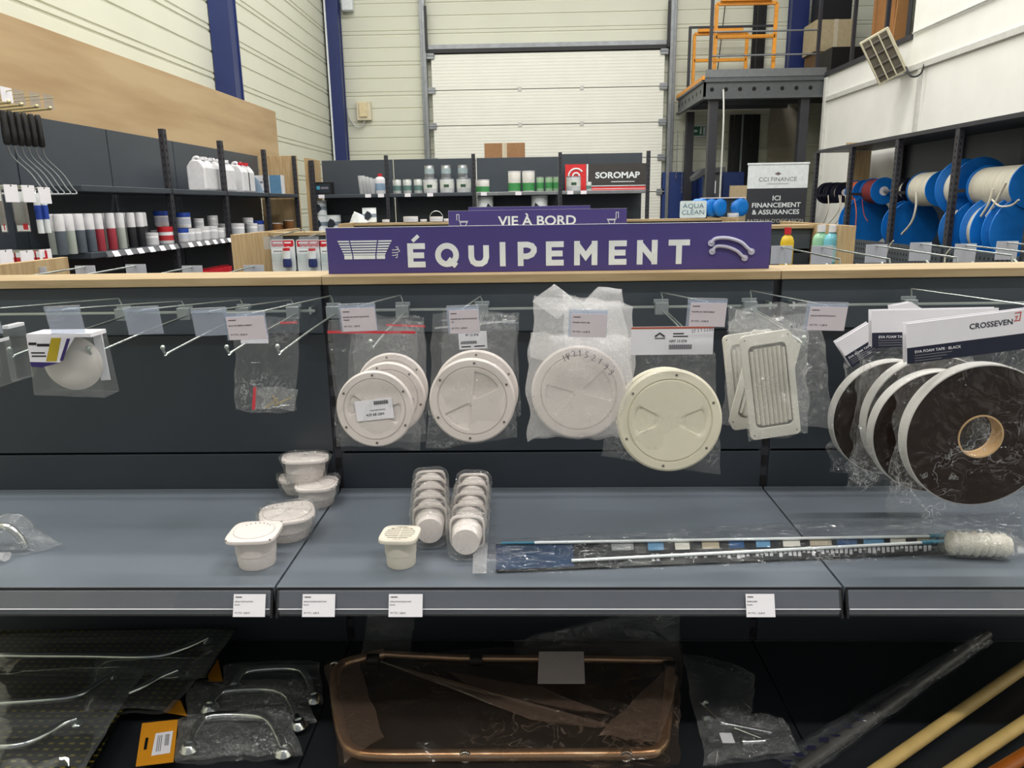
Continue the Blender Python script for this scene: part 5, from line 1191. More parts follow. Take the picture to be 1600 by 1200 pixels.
def mk_bucket():
    o = tin('paint_bucket', .085, .165, mat('bucket_clear', 'b9bcbf', .3), sil, mat('bucket_band', 'd9dcd6'), (.3, .75))
    m = MB(); m.tube([(.087*cos(a*pi/12), -.02-.06*sin(a*pi/12)*.8, .15-.05*sin(a*pi/12)) for a in range(13)], .0025, 5); m.build('bucket_handle', wirem, o)
    m = MB(); m.box(-.03, .03, -.089, -.0865, .065, .095); m.build('brand_panel', mat('dark_green', '31513f'), o); return o
proto('bucket', mk_bucket)
proto('green_tub', lambda: tin('green_tub', .074, .235, mat('white_tub', 'd8d6d0', .4), whiteg, mat('green_band', '3d8a4d'), (.04, .42)))
proto('green_can', lambda: tin('green_can', .045, .165, mat('lime_can', '8fae8c', .4), sil, mat('green_band', '3d8a4d'), (.2, .6)))
proto('round_can', lambda: tin('round_can', .082, .145, mat('white_tub', 'd8d6d0'), whiteg, mat('green_band', '3d8a4d'), (.04, .45)))
proto('white_jar', lambda: tin('white_jar', .045, .085, whiteg, whiteg, mat('jar_pale_print', 'c9cbd0'), (.25, .6), lh=.22))
proto('blue_lid_tub', lambda: tin('blue_lid_tub', .055, .11, whiteg, mat('lid_blue', '2447a8', .4), mat('jar_print', 'c3c8d6'), (.25, .6), lh=.3))
proto('red_lid_tub', lambda: tin('red_lid_tub', .05, .12, whiteg, redm, mat('red_band', 'b8323a'), (.2, .5), lh=.3))
proto('amber_jar', lambda: tin('amber_jar', .05, .08, mat('amber', '7b5330', .25), whiteg))
proto('flat_tub', lambda: tin('flat_tub', .085, .06, whiteg, mat('lid_pale', 'e4e2dc'), mat('jar_print', 'a9adb5'), (.2, .6)))
def cartridge(name, low, top=whiteg):
    return lathe_obj(name, [('lower_sleeve', [(.026, 0), (.027, .003), (.027, .13)], low), ('upper_label', [(.0275, .13), (.0275, .215), (.024, .222), (.01, .224)], top)])
proto('grey_cartridge', lambda: cartridge('spray_can', mat('cart_grey', '5b6570', .4)))
proto('red_cartridge', lambda: cartridge('spray_can', mat('cart_red', 'a53a48', .4)))
proto('pale_cartridge', lambda: cartridge('spray_can', mat('cart_pale', 'aeb7b0', .4)))
proto('black_cartridge', lambda: cartridge('spray_can', mat('cart_black', '26282e', .4)))
def pail():
    o = tin('paint_pail', .092, .19, offw, offw, mat('pail_print', '8795a3', .5), (.35, .6)); m = MB(); m.prism([(-.05, .05), (0, .03), (.05, .08), (.03, .13), (-.01, .15), (-.04, .11)], -.0965, -.088); m.build('dark_picture', mat('bird_print', '2a3340'), o); return o
proto('pail', pail)
def jug(capm):
    o = bpy.data.objects.new('jerry_can', None); COL.objects.link(o)
    m = MB(); m.prism([(-.07, 0), (.07, 0), (.075, .02), (.075, .19), (.04, .235), (.02, .245), (-.03, .245), (-.06, .21), (-.075, .18), (-.075, .02)], -.09, .09, 0, 'yz'); m.build('can_body', whiteg, o, bevel=.014, segs=3)
    m = MB(); m.cyl((.0, -.03, .245), (.0, -.03, .27), .024, 16); m.build('screw_cap', capm, o, smooth=40)
    m = MB(); m.tube(spl([(0, -.01, .245), (0, .01, .268), (0, .04, .262), (0, .06, .23)], 4), .012, 8); m.build('carry_handle', whiteg, o, smooth=60)
    return o
proto('jug', lambda: jug(whiteg)); proto('red_jug', lambda: jug(redm))
# back shelving, upper shelf
YB = 9.12; ZB = 1.648
def bx(px, z=ZB, Y=YB, py=300): p = P(px, py, Y); return (p.x, Y, z)
ordn = ['first', 'second', 'third', 'fourth', 'fifth', 'sixth', 'seventh', 'eighth', 'ninth', 'tenth', 'eleventh', 'twelfth']
for k, x in enumerate((621, 637, 654)): put('small_tin', bx(x), ['left', 'middle', 'right'][k]+' one of three small labelled tins on the back shelf', 'tin')
for k, x in enumerate((673, 699, 725)):
    put('bucket', bx(x), ['left', 'middle', 'right'][k]+' one of three grey buckets on the back shelf', 'bucket')
    put('silver_tin', bx(x-1, ZB+.166), 'silver tin standing on the '+['left', 'middle', 'right'][k]+' grey bucket', 'tin')
put('round_can', bx(754), 'round white and green can right of the grey buckets', 'can')
for k, x in enumerate((804, 826)): put('green_tub', bx(x), ['left', 'right'][k]+' of two tall white and green tubs on the back shelf', 'tub')
for k, x in enumerate((844, 858, 870)): put('green_can', bx(x), ['pale', 'middle', 'rightmost'][k]+' slim green can right of the tall tubs', 'can')
put('bucket', bx(896), 'grey bucket standing before the red and black brand board', 'bucket')
put('small_tin', bx(920, ZB), 'small tin before the red and black brand board', 'tin', s=.62)
o = thing('boxed_kit', 'small black box with blue print at the left of the back shelf', 'box', bx(505)); m = MB(); m.box(-.12, .12, -.06, .06, 0, .145); m.build('box_body', black, o, bevel=.002)
m = MB(); m.box(-.10, .10, -.0615, -.06, .02, .125, 0); m.box(-.06, -.02, -.063, -.0615, .06, .10, 1); m.box(-.01, .08, -.063, -.0615, .065, .09, 2); m.build('printed_front', [mat('box_ink', '1e2a33'), mat('cyan_print', '4aa3c0'), inkg], o)
for k in range(4):
    p = bx(566+k*6); o = thing('clear_cup', ['leftmost', 'second', 'third', 'rightmost'][k]+' clear measuring cup in the row on the back shelf', 'cup', (p[0], p[1]-.02*k, ZB)); m = MB(); m.lathe([(.028, 0), (.03, .003), (.042, .21-.012*k), (.045, .212-.012*k), (.040, .206-.012*k), (.028, .006)], 18); m.build('cup_shell', film('milky_cup', .35, .08, .1) if k == 0 else MATS['milky_cup'], o, smooth=40)
o = lathe_obj('red_cap_bottle', [('bottle_body', [(.058, 0), (.06, .01), (.06, .16), (.05, .185), (.024, .2)], whiteg), ('red_cap', [(.026, .198), (.028, .2), (.026, .232), (.01, .234)], redm), ('label_band', [(.0605, .04), (.061, .04), (.061, .12), (.0605, .12)], mat('blue_label', '8aa4bd'))]); o.location = bx(595); tag(o, 'white bottle with red cap beside the clear cups', 'bottle')
# brand board
br_ = thing('brand_board', 'red and black board reading SOROMAP on the back shelf', 'sign', (P(947, 280, 9.3).x, 9.3, ZB)); m = MB()
m.box(-.49, .49, 0, .012, 0, .31, 1); m.box(-.49, -.24, -.0012, 0, 0, .31, 0); m.box(-.235, -.215, -.0014, 0, 0, .31, 2); m.box(-.215, .49, -.0012, 0, .0, .045, 0); m.box(-.215, .49, -.0014, 0, .052, .060, 2); m.box(-.215, .49, -.0014, 0, .018, .024, 2)
m.build('board_sheet', [mat('soro_red', 'd02a2c'), mat('soro_dark', '3a3634'), offw], br_)
m = MB(); m.text('SOROMAP', .098, TR(.135, -.003, .175), 0, .03, 1.16); m.tube([(-.36+.09*cos(a*pi/10), -.004, .17+.09*sin(a*pi/10)) for a in range(2, 17)], .010, 5, 0); m.tube([(-.36+.04*cos(a*pi/8), -.004, .17+.04*sin(a*pi/8)) for a in range(16)], .010, 5, 0, closed=True); m.box(.06, .34, -.0035, -.002, .098, .106); m.build('board_lettering', [offw], br_)
# lower back shelf and pails
put('pail', bx(499, 1.221, 9.1, 350), 'white pail with dark bird picture, lower one at the left of the back unit', 'pail')
put('pail', bx(521, 1.221, 9.14, 350), 'white pail with dark picture beside the stacked pair on the back unit', 'pail')
put('pail', bx(499, 1.412, 9.1, 320), 'white pail stacked on top of another at the left of the back unit', 'pail', s=.9)
put('pail', bx(758, 1.221, 9.1, 320), 'white pail half hidden below the round green can', 'pail', s=1.05, rz=.5).scale.z = 2.0
put('pail', bx(843, 1.221, 9.1, 320), 'white pail half hidden below the slim green cans', 'pail', s=1.05, rz=-.4).scale.z = 2.0
carton('tall brown carton rising behind the back shelving before the roller door', P(757, 240, 9.8).x, P(820, 240, 9.8).x, 9.8, 10.2, 0, 2.255, mat('box_brown', '9a7350', .8, 0, .05))
# G3 top
Z3 = 1.3745
def gx(px, Y=6.30): return (P(px, 347, Y).x, Y, Z3)
put('pail', gx(578, 6.33), 'white pail with dark picture standing on the third gondola', 'pail', s=.62)
o = thing('rag_sack', 'slumped white sack standing on the third gondola', 'sack', gx(562, 6.3)); m = MB(); g = []
for i in range(9):
    v = i/8; g.append([Vector((.085*(1-v*.5)*cos(2*pi*k/20)*(1+.1*nz(k, v*4, 1))+v*.0, .05*(1-v*.3)*sin(2*pi*k/20), .09*v-.02*v*v*(1+cos(2*pi*k/20)))) for k in range(20)])
m.grid(g, wrap=True); m.f.append(tuple(range(160, 180))); m.m.append(0); m.build('sack_body', offw, o, smooth=60)
for k, (x, s, l) in enumerate(((603, .5, 'small flat white tub left of the bigger ones on the third gondola'), (642, 1.0, 'wide flat white tub in the middle of the third gondola top'), (662, .45, 'tiny white lid jar between two flat tubs on the third gondola'), (682, .9, 'flat white tub with thin handle on the third gondola'), (699, .5, 'small white tub just left of the VIE À BORD sign'))):
    put('flat_tub', gx(x), l, 'tub', s=s*.72)
m = MB(); c = gx(682); m.tube([(c[0]+.055*cos(a*pi/10), c[1], Z3+.03+.055*sin(a*pi/10)) for a in range(11)], .002, 5); tag(m.build('tub_wire', wirem), 'thin wire bail arched over the flat tub on the third gondola', 'wire')
put('flat_tub', gx(1147-2, 6.3), 'flat white tub at the right of the third gondola beside the VIE À BORD sign', 'tub', s=.55)
ac = thing('shelf_card', 'pale card reading AQUA CLEAN', 'sign', (P(1084, 340, 6.2).x, 6.235, Z3)); m = MB(); m.prism(rpoly(.213, .135, .012, 4, 0, .067), 0, .004); m.build('card_sheet', mat('aqua_card', 'cfdcdf', .4), ac)
m = MB(); m.text('AQUA', .052, TR(0, -.001, .092), 0, 0, 1.15); m.text('CLEAN', .052, TR(0, -.001, .042), 0, 0, 1.15); m.build('card_lettering', mat('aqua_ink', '5d7f8c'), ac)
for k, x in enumerate((1094, 1107, 1120, 1152)):
    p = P(x, 330, 6.34); o = thing('blue_roll', ['leftmost', 'second', 'third', 'rightmost'][k]+' ribbed blue roll behind the AQUA CLEAN card', 'roll', (p.x, 6.34, Z3+.078)); m = MB(Matrix.Rotation(pi/2, 4, 'X') @ Matrix.Rotation(.5, 4, 'Y'))
    m.lathe([(.03, -.06), (.06, -.06)]+[(.068+.005*(i % 2), -.055+i*.008) for i in range(14)]+[(.06, .06), (.03, .06)], 28); m.build('ribbed_sleeve', bluep, o, smooth=50)
o = thing('display_tray', 'dark sloped display tray with white flap among the blue rolls', 'display', (P(1134, 330, 6.36).x, 6.36, Z3)); m = MB(); m.prism([(-.10, 0), (.09, 0), (.11, .15), (-.08, .15)], -.05, .05); m.build('tray_body', mat('box_ink', '1e2a33'), o); m = MB(); m.prism([(-.2, .15), (.14, .15), (.14, .158), (-.2, .158)], -.07, .07); m.build('tray_top', mat('mauve_white', 'd6cdd2'), o)
m = MB(); m.prism([(.045, 0), (.10, 0), (.12, .14), (.07, .14)], -.055, -.05); m.build('white_flap', offw, o)
# ------------------------------------------------------------------ left wall goods
XL = -2.68
def lx(px, py, z, X=XL):
    p = PX(px, py, X); return (X, p.y, z)
for k, x in enumerate((313, 325, 337, 349)):
    put('jug', lx(x, 270, 1.648, -2.72), ['nearest', 'second', 'third', 'furthest'][k]+' white jerry can of four in the row on the upper left shelf', 'jerry can', rz=pi/2)
for k, x in enumerate((372, 380)):
    put('red_jug', lx(x, 270, 1.648, -2.72), ['nearer', 'further'][k]+' white jerry can with red cap on the upper left shelf', 'jerry can', rz=pi/2)
p = lx(313, 270, 1.648, -2.72)
m = MB(); m.prism([(-.03, 0), (0, .03), (.03, 0), (0, -.03)], -.0765, -.0755, 0); m.prism([(-.028, -.002), (.028, -.002), (0, -.03)], -.0772, -.0766, 1); hs = m.build('hazard_diamond', [offw, mat('hazard_dark', '2a1a1e')], bpy.data.objects[PROTO['jug'].name]); hs.rotation_euler = (0, 0, -pi/2); hs.location = (0, 0, .12)
m = MB(); o_ = P(312, 268, 5.95); 
hz = thing('leaning_leaflet', 'blue and white product pouch leaning beside the red-capped cans', 'pouch', (-2.74, 7.42, 1.648)); m = MB(); m.prism([(-.02, 0), (.14, 0), (.10, .12), (-.05, .24), (-.07, .2)], -.015, .0); m.build('pouch_body', mat('pouch_blue', '8fa3b8'), hz)
bxk = thing('product_carton', 'white carton with blue photo end at the far end of the upper left shelf', 'box', (-2.80, 8.1, 1.648)); m = MB(); m.box(-.17, .17, -.06, .06, 0, .19); m.build('carton_body', whiteg, bxk, bevel=.002)
m = MB(); m.box(.05, .17, -.0615, -.06, 0, .19, 0); m.box(-.15, .03, -.0615, -.06, .02, .035, 1); m.box(-.12, -.02, -.0615, -.06, .11, .13, 1); m.box(-.02, .03, -.0615, -.06, .14, .16, 1); m.build('printed_front', [mat('photo_blue', '5a86a8'), inkg], bxk)
row = [('pale', 84), ('grey', 95), ('grey', 104), ('pale', 110), ('grey', 117), ('grey', 126), ('pale', 133), ('grey', 142), ('grey', 148), ('red', 156), ('pale', 165), ('red', 175), ('red', 181), ('pale', 190), ('pale', 197), ('black', 207), ('black', 214), ('black', 221), ('black', 226)]
cnt = {}
for k, (c_, x) in enumerate(row):
    cnt[c_] = cnt.get(c_, 0)+1
    p = PX(x, 370, -2.63 if k % 2 else -2.70)
    put(c_+'_cartridge', (p.x, p.y, 1.264), f'white-topped {c_} cartridge, {ordn[cnt[c_]-1]} {c_} one from the near shelf end', 'cartridge')
gds = [('white_jar', 236, 0, 1), ('white_jar', 247, 0, 1.1), ('red_lid_tub', 258, 0, 1), ('blue_lid_tub', 256, .12, 1), ('red_lid_tub', 263, 0, 1), ('white_jar', 270, 0, 1), ('blue_lid_tub', 284, 0, .9), ('blue_lid_tub', 288, .10, 1.05), ('white_jar', 294, 0, 1.1),
       ('blue_lid_tub', 298, .0, .8), ('white_jar', 305, 0, 1.1), ('white_jar', 312, .09, .9), ('white_jar', 317, 0, 1.2), ('red_lid_tub', 322, 0, .8), ('white_jar', 330, 0, 1.2), ('white_jar', 334, .1, 1), ('white_jar', 342, 0, 1), ('white_jar', 350, .0, 1.3), ('white_jar', 372, 0, 1.3), ('white_jar', 389, .06, 1.1), ('white_jar', 394, 0, 1.2), ('blue_lid_tub', 404, .0, 1.1), ('amber_jar', 432, 0, 1.1), ('amber_jar', 441, 0, .9), ('amber_jar', 452, .02, 1.1)]
cnt = {}
for k, (kd, x, dz_, s) in enumerate(gds):
    p = PX(x, 365, -2.72 if k % 2 else -2.64); n_ = kd.replace('_', ' '); cnt[kd] = cnt.get(kd, 0)+1
    y = min(p.y, 8.3)
    i_ = cnt[kd]; w_ = ordn[i_-1] if i_ <= 12 else ['thirteenth', 'fourteenth', 'fifteenth', 'sixteenth', 'seventeenth'][i_-13]
    put(kd, (p.x if y == p.y else -2.75+.1*(k % 3), y, 1.2635+dz_), f'{n_} on the lower left shelf, {w_} counting from the near end', 'tub' if 'tub' in kd else 'jar', s=s)
for k in range(9):
    p = PX(300+k*7, 412, -2.66); put('red_lid_tub', (p.x, p.y, .862+.0), f'red-lidded tub on the bottom left shelf, {ordn[k]} from the near end', 'tub', s=1.35)
# price labels along the lower left shelf edge
plm = mat('white_paper', 'eceaf0')
base = None
for k in range(19):
    y = 4.6+k*.148
    if abs(y-5.46) < .05 or abs(y-6.46) < .05: continue
    if base is None:
        base = MB(TR(0, 0, 0)).add([(0, -.035, .016), (0, .035, .016), (.0165, .035, -.018), (.0165, -.035, -.018)], [(0, 1, 2, 3)]).build('price_label', plm); base.location = (-2.5735, y, 1.2445); o = base
    else: o = base.copy(); COL.objects.link(o); o.location = (-2.5735, y, 1.2445)
    tag(o, 'white price label along the lower left shelf edge', 'price label', 'price labels on the lower left shelf edge')
for k, x in enumerate((502, 575, 595, 637, 672, 756, 810, 891, 912)):
    p = P(x, 306, 8.92); o = MB().box(-.035, .035, -.002, 0, -.02, .02).build('price_label', plm); o.location = (p.x, 8.928, 1.627); tag(o, 'small price label on the upper edge of the back shelving', 'price label', 'price labels on the back shelf edge')
# hooks with roller frames at the left edge
for k, (x, y) in enumerate(((15, 160), (35, 164), (59, 167), (80, 170))):
    p = PX(x, y, -2.55); o = thing('display_hook', ['nearest', 'second', 'third', 'furthest'][k]+' long wall hook over the black-handled roller frames', 'hook', (-3.0, p.y, p.z))
    m = MB(); m.cyl((0, 0, -.03), (.44, 0, 0), .006, 8); m.cyl((0, 0, .02), (.47, 0, .055), .003, 6); m.build('hook_wire', mat('brass_wire', 'c9bf94', .35, .6), o, smooth=50)
    m = MB(); m.lathe([(.001, -.012), (.010, -.006), (.011, .004), (.001, .011)], 12, 0, Matrix.Translation((.445, 0, .004))); m.build('ball_tip', mat('brass_wire', 'c9bf94'), o, smooth=60)
    m = MB(); m.box(.44, .443, -.04, .04, -.0, .07); m.build('price_pocket', tagf if k else paper, o)
for k in range(6):
    p = PX(3+k*11, 172+k*1.5, -2.62); o = thing('roller_frame', ['nearest', 'second', 'third', 'fourth', 'fifth', 'furthest'][k]+' black-handled wire roller frame hanging at the left edge', 'paint tool', (-2.62, p.y, p.z))
    m = MB(); m.lathe([(.011, 0), (.016, -.01), (.015, -.06), (.018, -.10), (.017, -.155), (.011, -.165)], 14); m.build('handle', black, o, smooth=50)
    m = MB(); m.tube(spl([(0, 0, -.16), (.0, .02, -.22), (.04, .08, -.30), (.07, .10, -.37), (.085, .11, -.40), (.075, .08, -.407), (-.02, -.08, -.405), (-.06, -.15, -.40)], 5), .0045, 8); m.build('bent_wire', zinc, o, smooth=60)
for k, (x0, x1, y0, y1) in enumerate(((-8, 13, 297, 363), (17, 49, 299, 362))):
    Y = 3.6+.14*k; o = thing('blister_pack', ['grey blister pack cut by the left photo edge, below the roller frames', 'grey blister pack with red corner below the roller frames'][k], 'package', P((x0+x1)/2, y0, Y)); a_ = P(x0, y0, Y)-o.location; c_ = P(x1, y1, Y)-o.location
    m = MB(); m.box(a_.x, c_.x, -.002, .0, c_.z, a_.z, 0); m.box(a_.x+.004, c_.x-.004, -.003, -.002, c_.z+.004, c_.z+.032, 1); m.box((a_.x+c_.x)/2, c_.x-.01, -.0035, -.003, c_.z+.01, c_.z+.04, 2); m.box(a_.x+.004, c_.x-.004, -.003, -.002, a_.z-.05, a_.z-.002, 1); m.build('backing_card', [mat('pack_grey', '8d8884'), offw, redm], o)
    m = MB(); m.box(a_.x+.01, c_.x-.01, -.03, -.003, c_.z+.04, a_.z-.05); m.build('clear_shell', rigid, o, bevel=.006)
for k in range(2):
    p = P(55+k*11, 302, 3.85+.05*k); o = thing('brush_tube', ['left', 'right'][k]+' slim white and blue tube hanging beside the grey blister packs', 'package', p); m = MB(); m.cyl((0, 0, -.20), (0, 0, 0), .015, 12); m.build('tube_body', offw, o, smooth=50); m = MB(); m.tube([(0, 0, 0), (0, .01, .015), (-.03, .01, .03)], .002, 5); m.build('hang_loop', wirem, o); m = MB(); m.cyl((0, 0, -.13), (0, 0, -.06), .0155, 12); m.build('blue_label', mat('lid_blue', '2447a8'), o, smooth=50)
for k, (x, y) in enumerate(((20, 290), (47, 291), (72, 294), (12, 392), (45, 393), (74, 391))):
    p = PX(x, y, -2.42); o = thing('display_hook', ['short wall hook over the edge-cut blister pack', 'short wall hook over the red-cornered blister pack', 'short wall hook over the slim blue tubes', 'lowest left wall hook, nearest of three', 'lowest left wall hook, middle of three', 'lowest left wall hook, furthest of three'][k], 'hook', (-3.0, p.y, p.z)); m = MB(); m.cyl((0, 0, 0), (.57, 0, .0), .005, 6); m.build('hook_wire', wirem, o); m = MB(); m.box(.565, .57, -.045, .045, -.075, .005); m.build('price_pocket', paper, o)
for k in range(5):
    p = P(2+k*16, 402, 3.7); o = thing('red_pack', ['leftmost', 'second', 'third', 'fourth', 'rightmost'][k]+' red and white pack hanging low at the left edge', 'package', (p.x, 3.7, p.z)); m = MB(); m.box(-.022, .022, -.01, .01, -.12, .03, 0); m.box(-.022, .022, -.0105, -.0102, 0, .03, 1); m.build('pack_body', [redm, offw], o, bevel=.002)
# ------------------------------------------------------------------ rear hooks of the front gondola
rh = None
for k, (x, y, t) in enumerate(((1221, 386, 1), (1284, 386, 1), (1369, 384, 0), (1438, 381, 1), (1508, 383, 1), (1573, 379, 1), (58, 419, 1), (134, 417, 1), (213, 415, 1), (301, 417, 1), (397, 416, 1))):
    p = P(x, y, 2.2)
    if rh is None:
        o = thing('display_hook', '', 'hook', (p.x, 1.775, p.z)); rh = o
        m = MB(); m.tube([(0, 0, -.03), (0, .005, -.005), (0, .42, 0)], .0022, 6); m.build('upper_wire', wirem, o, smooth=50)
        m = MB(); m.tube([(0, 0, -.045), (0, .36, -.055), (0, .38, -.045)], .003, 6); m.build('product_rod', wirem, o, smooth=50)
        m = MB(); m.box(-.030, .030, .4195, .4225, -.048, .004); m.box(-.028, .028, .423, .4235, -.045, -.004); m.build('price_pocket', mat('pocket_back', 'c2c5d0', .3), o, bevel=.001)
    else: o = dup(rh, (p.x, 1.775, p.z))
    side = 'right of the sign' if x > 800 else 'left of the sign'
    o['label'] = f'rear hook pocket peeking over the oak top {side}, {ordn[k if x > 800 else k-6]} from the '+('sign' if x > 800 else 'left'); o['group'] = 'rear hooks of the front gondola'
# ------------------------------------------------------------------ goods on the second gondola
rp = None
for k, (x, y) in enumerate(((441, 378), (481, 378), (517, 378))):
    p = P(x, y, 3.92); o = thing('blister_pack', ['left white and red pack with navy bottle on the second gondola', 'middle white and red pack with navy bottle on the second gondola', 'white and red pack half hidden by the ÉQUIPEMENT sign edge'][k], 'package', (p.x, 3.92, p.z))
    m = MB(); m.prism(rpoly(.125, .165, .01, 4, 0, -.07), 0, .002, 0); m.prism([(-.058, .008), (.058, .008), (.058, -.02)]+[(.058-i*.0145, -.022-.004*(i % 2)) for i in range(9)], -.0008, 0, 1); m.box(-.05, -.005, -.0008, 0, -.05, -.045, 2); m.box(-.05, .0, -.0011, -.0008, -.008, .000, 3); m.box(.01, .045, -.0011, -.0008, -.008, .000, 3); m.build('backing_card', [offw, redm, inkg, paper], o)
    m = MB(); m.lathe([(.012, -.13), (.022, -.128), (.023, -.10), (.020, -.085), (.001, -.085)], 16, 0, Matrix.Translation((.024, -.02, 0))); m.build('navy_cup', mat('lid_navy', '1c2a60', .4), o, smooth=50)
    m = MB(); m.lathe([(.019, -.085), (.019, -.045), (.001, -.044)], 16, 0, Matrix.Translation((.024, -.02, 0))); m.lathe([(.018, -.044), (.018, -.03), (.001, -.03)], 16, 1, Matrix.Translation((.024, -.02, 0))); m.build('white_bottle', [offw, redm], o, smooth=50)
    m = MB(); m.box(-.055, -.005, -.03, -.001, -.10, -.055); m.build('clear_shell', rigid, o, bevel=.005)
for k, (x, y) in enumerate(((425, 372), (481, 372))):
    p = P(x, y, 3.78); o = thing('display_hook', ['left', 'right'][k]+' wire hook with clear pocket above the white and red packs', 'hook', (p.x, 4.2, p.z)); m = MB(); m.tube([(0.04, 0, .0), (0.04, -.01, .03), (0, -.40, .006)], .003, 6); m.build('upper_wire', wirem, o, smooth=50); m = MB(); m.box(-.05, .05, -.405, -.402, -.055, .008); m.build('price_pocket', tagf, o)
m = MB(); m.box(-1.43, -.05, 3.95, 3.96, 1.20, 1.3)
sh2 = MB().box(1.0, 1.5, 3.78, 4.19, 1.135, 1.155).build('shelf', greyd); tag(sh2, 'small dark shelf at the right end of the second gondola', 'shelf')
def bottle(label, x, Y, body, cap, lab, h_=.17, r_=.036):
    z0 = 1.156; p = P(x, 392, Y); o = thing('product_bottle', label, 'bottle', (p.x, Y, z0))
    m = MB(); m.lathe([(r_*.9, 0), (r_, .006), (r_, h_*.72), (r_*.8, h_*.84), (r_*.42, h_*.9), (r_*.42, h_*.93)], 24, sy=.7); m.build('bottle_body', body, o, smooth=50)
    m = MB(); m.cyl((0, 0, h_*.92), (0, 0, h_*1.1), r_*.5, 16); m.build('bottle_cap', cap, o, smooth=50)
    m = MB(); m.prism(rpoly(r_*1.2, h_*.4, .004, 3, 0, h_*.38), -r_*.72, -r_*.69); m.build('bottle_label', lab, o)
bottle('pale green bottle with white cap at the right end of the second gondola', 1281, 3.95, mat('green_liquid', '8fc0a0', .15), whiteg, mat('label_teal', '5fa3b0'), .20, .042)
bottle('light blue bottle with white cap right of the pale green one', 1299, 3.90, mat('blue_liquid', '6fb7c8', .15), whiteg, mat('label_aqua', 'a9d5df'), .20, .042)
bottle('yellow bottle with red cap just right of the ÉQUIPEMENT sign', 1229, 3.95, mat('yellow_pack', 'd8b62c', .35), redm, mat('label_ochre', '8f7a2a'), .19, .034)
# ------------------------------------------------------------------ rope reels
ropew = mat('white_rope', 'd5d0c0', .8, 0, .1, 4, .6, 60, stretch=(1, 40, 1)); XR = 3.62
flg = mat('reel_blue', '1673cc', .35, 0, .04); flgd = mat('reel_navy', '15162a', .4)
def reel(label, x, y, r, ln, rope, fl_, fr_=1.0, rr=.72, X=XR, hub=True):
    p = PX(x, y, X); p.z = 1.58 if y < 320 else 1.003+r*1.01; o = thing('rope_reel', label, 'rope reel', p); Q = Matrix.Rotation(-pi/2, 4, 'X')   # local z -> +y
    for z in (0, ln):
        m = MB(Q); m.lathe([(.01, z-.006), (r, z-.006), (r*1.01, z), (r, z+.006), (.01, z+.006)], 40); m.build('flange', fl_, o, smooth=40)
    m = MB(Q); n = max(4, int(ln/.012)); m.lathe([(r*rr*.98, .007)]+[(r*rr*(1+.018*(i % 2)), .008+i*(ln-.016)/n) for i in range(n+1)]+[(r*rr*.98, ln-.007)], 40); m.build('rope_winding', rope, o, smooth=60)
    if hub and ln:
        m = MB(Q); m.lathe([(.01, -.009), (r*.34, -.009), (r*.34, -.006)], 24); m.build('hub_label', paper, o)
        m = MB(); m.cyl((0, -.05, 0), (0, ln+.05, 0), .010, 10); m.build('axle', zinc, o, smooth=50)
    return o
reel('navy reel with white rope, furthest in the upper row of the rope rack', 1296, 300, .125, .10, mat('white_rope', ''  or 'd5d0c0'), flgd, rr=.6)
reel('navy reel beside the furthest one in the upper row', 1307, 300, .12, .10, ropew, flgd, rr=.6)
reel('navy and white reel third from the far end of the upper row', 1320, 300, .115, .12, ropew, flgd, rr=.7)
reel('blue reel wound with bright orange rope', 1350, 298, .125, .20, mat('orange_rope', 'd0632a', .8, 0, .1, 4, .5, 60), flg, rr=.9)
reel('blue reel wound with dark red rope and its round face showing', 1381, 297, .135, .26, mat('red_rope', '7e2a2e', .8, 0, .1, 4, .5, 60), flg, rr=.9)
reel('small dark reel with white rope behind the third rack post', 1426, 300, .115, .12, ropew, flgd, rr=.7)
reel('thick reel of white rope with blue far side, right of the third post', 1473, 297, .155, .34, ropew, flg, rr=.95, hub=False)
reel('large blue reel face with a white label behind the fourth post', 1531, 296, .235, .24, ropew, flg, rr=.72)
reel('wide reel of white rope at the right photo edge', 1612, 297, .165, .55, ropew, flg, rr=.9)
reel('big blue reel half hidden low behind the second bay', 1352, 366, .26, .10, mat('teal_rope', '1f6f8c', .8), flg, rr=.7, hub=False)
reel('big blue reel half hidden low below the thick white one', 1425, 364, .24, .12, mat('teal_rope', '1f6f8c'), flg, rr=.7, hub=False)
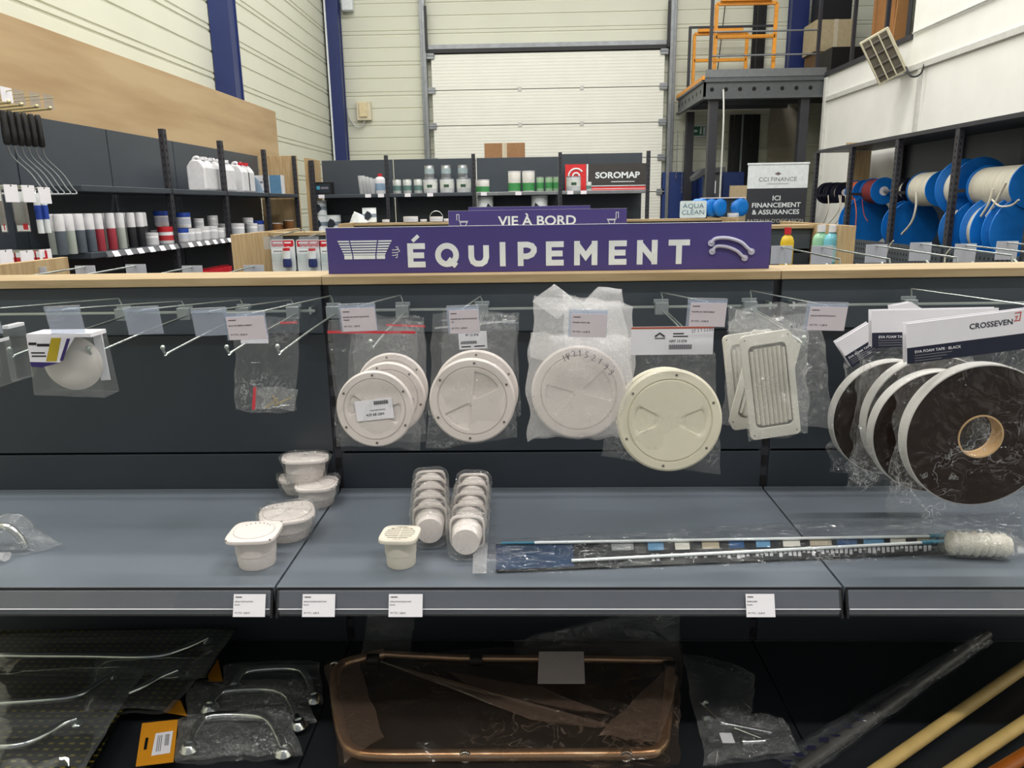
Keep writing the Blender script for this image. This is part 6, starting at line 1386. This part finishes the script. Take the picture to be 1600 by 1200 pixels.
reel('low blue reel with cream rope, leftmost of three at the right edge', 1528, 374, .24, .16, ropew, flg, rr=.8, hub=False)
reel('low blue reel with cream rope, middle of three at the right edge', 1565, 376, .25, .14, ropew, flg, rr=.8, hub=False)
reel('low plain blue reel at the right photo edge, nearest of three', 1598, 376, .25, .10, ropew, flg, rr=.7, hub=False)
def rope(label, pts, mt, r=.007, X=3.42):
    q = [PX(x, y, X) for x, y in pts]; o = thing('rope_end', label, 'rope', q[0]); m = MB(); m.tube(spl([a-q[0] for a in q], 5), r, 7); m.build('rope_strand', mt, o, smooth=60)
rope('white rope end curving down from the thick white reel', [(1432, 300), (1431, 325), (1424, 348), (1409, 366)], ropew, .010)
rope('white rope end hanging left of two from the edge reel', [(1552, 295), (1545, 318), (1533, 338)], ropew, .009)
rope('white rope end hanging right of two from the edge reel', [(1572, 285), (1556, 315), (1541, 338)], ropew, .009)
rope('white rope loop sagging under the edge reel', [(1550, 312), (1562, 322), (1580, 321), (1592, 312)], ropew, .007)
for k, (a_, c_) in enumerate(((1294, 1285), (1311, 1292), (1314, 1313), (1321, 1303))):
    rope(['first', 'second', 'third', 'fourth'][k]+' thin pale rope end hanging under the navy reels', [(a_, 305), (a_, 328), (c_, 352)], ropew, .006)
rope('orange rope end hanging from the orange reel', [(1335, 310), (1338, 330), (1337, 353)], mat('orange_rope', 'd0632a'), .005)
rope('dark red rope end hanging from the red reel', [(1347, 312), (1350, 335), (1356, 346)], mat('red_rope', '7e2a2e'), .005)
for k, pts in enumerate(([(1396, 376), (1388, 388), (1383, 408)], [(1487, 387), (1478, 398), (1476, 410)])):
    rope(['thin white rope end curling up before the perforated panel, left one', 'thin white rope end curling up before the perforated panel, right one'][k], pts, ropew, .006, 3.3)
o = MB().box(3.60, 3.84, 9.0, 9.03, 2.057, 2.13).build('wood_offcut', woodv); tag(o, 'small wood offcut lying on top of the rope rack', 'offcut')
# unused prototypes are dropped
for k, p in PROTO.items():
    if k not in used:
        for c in list(p.children): bpy.data.objects.remove(c)
        bpy.data.objects.remove(p)
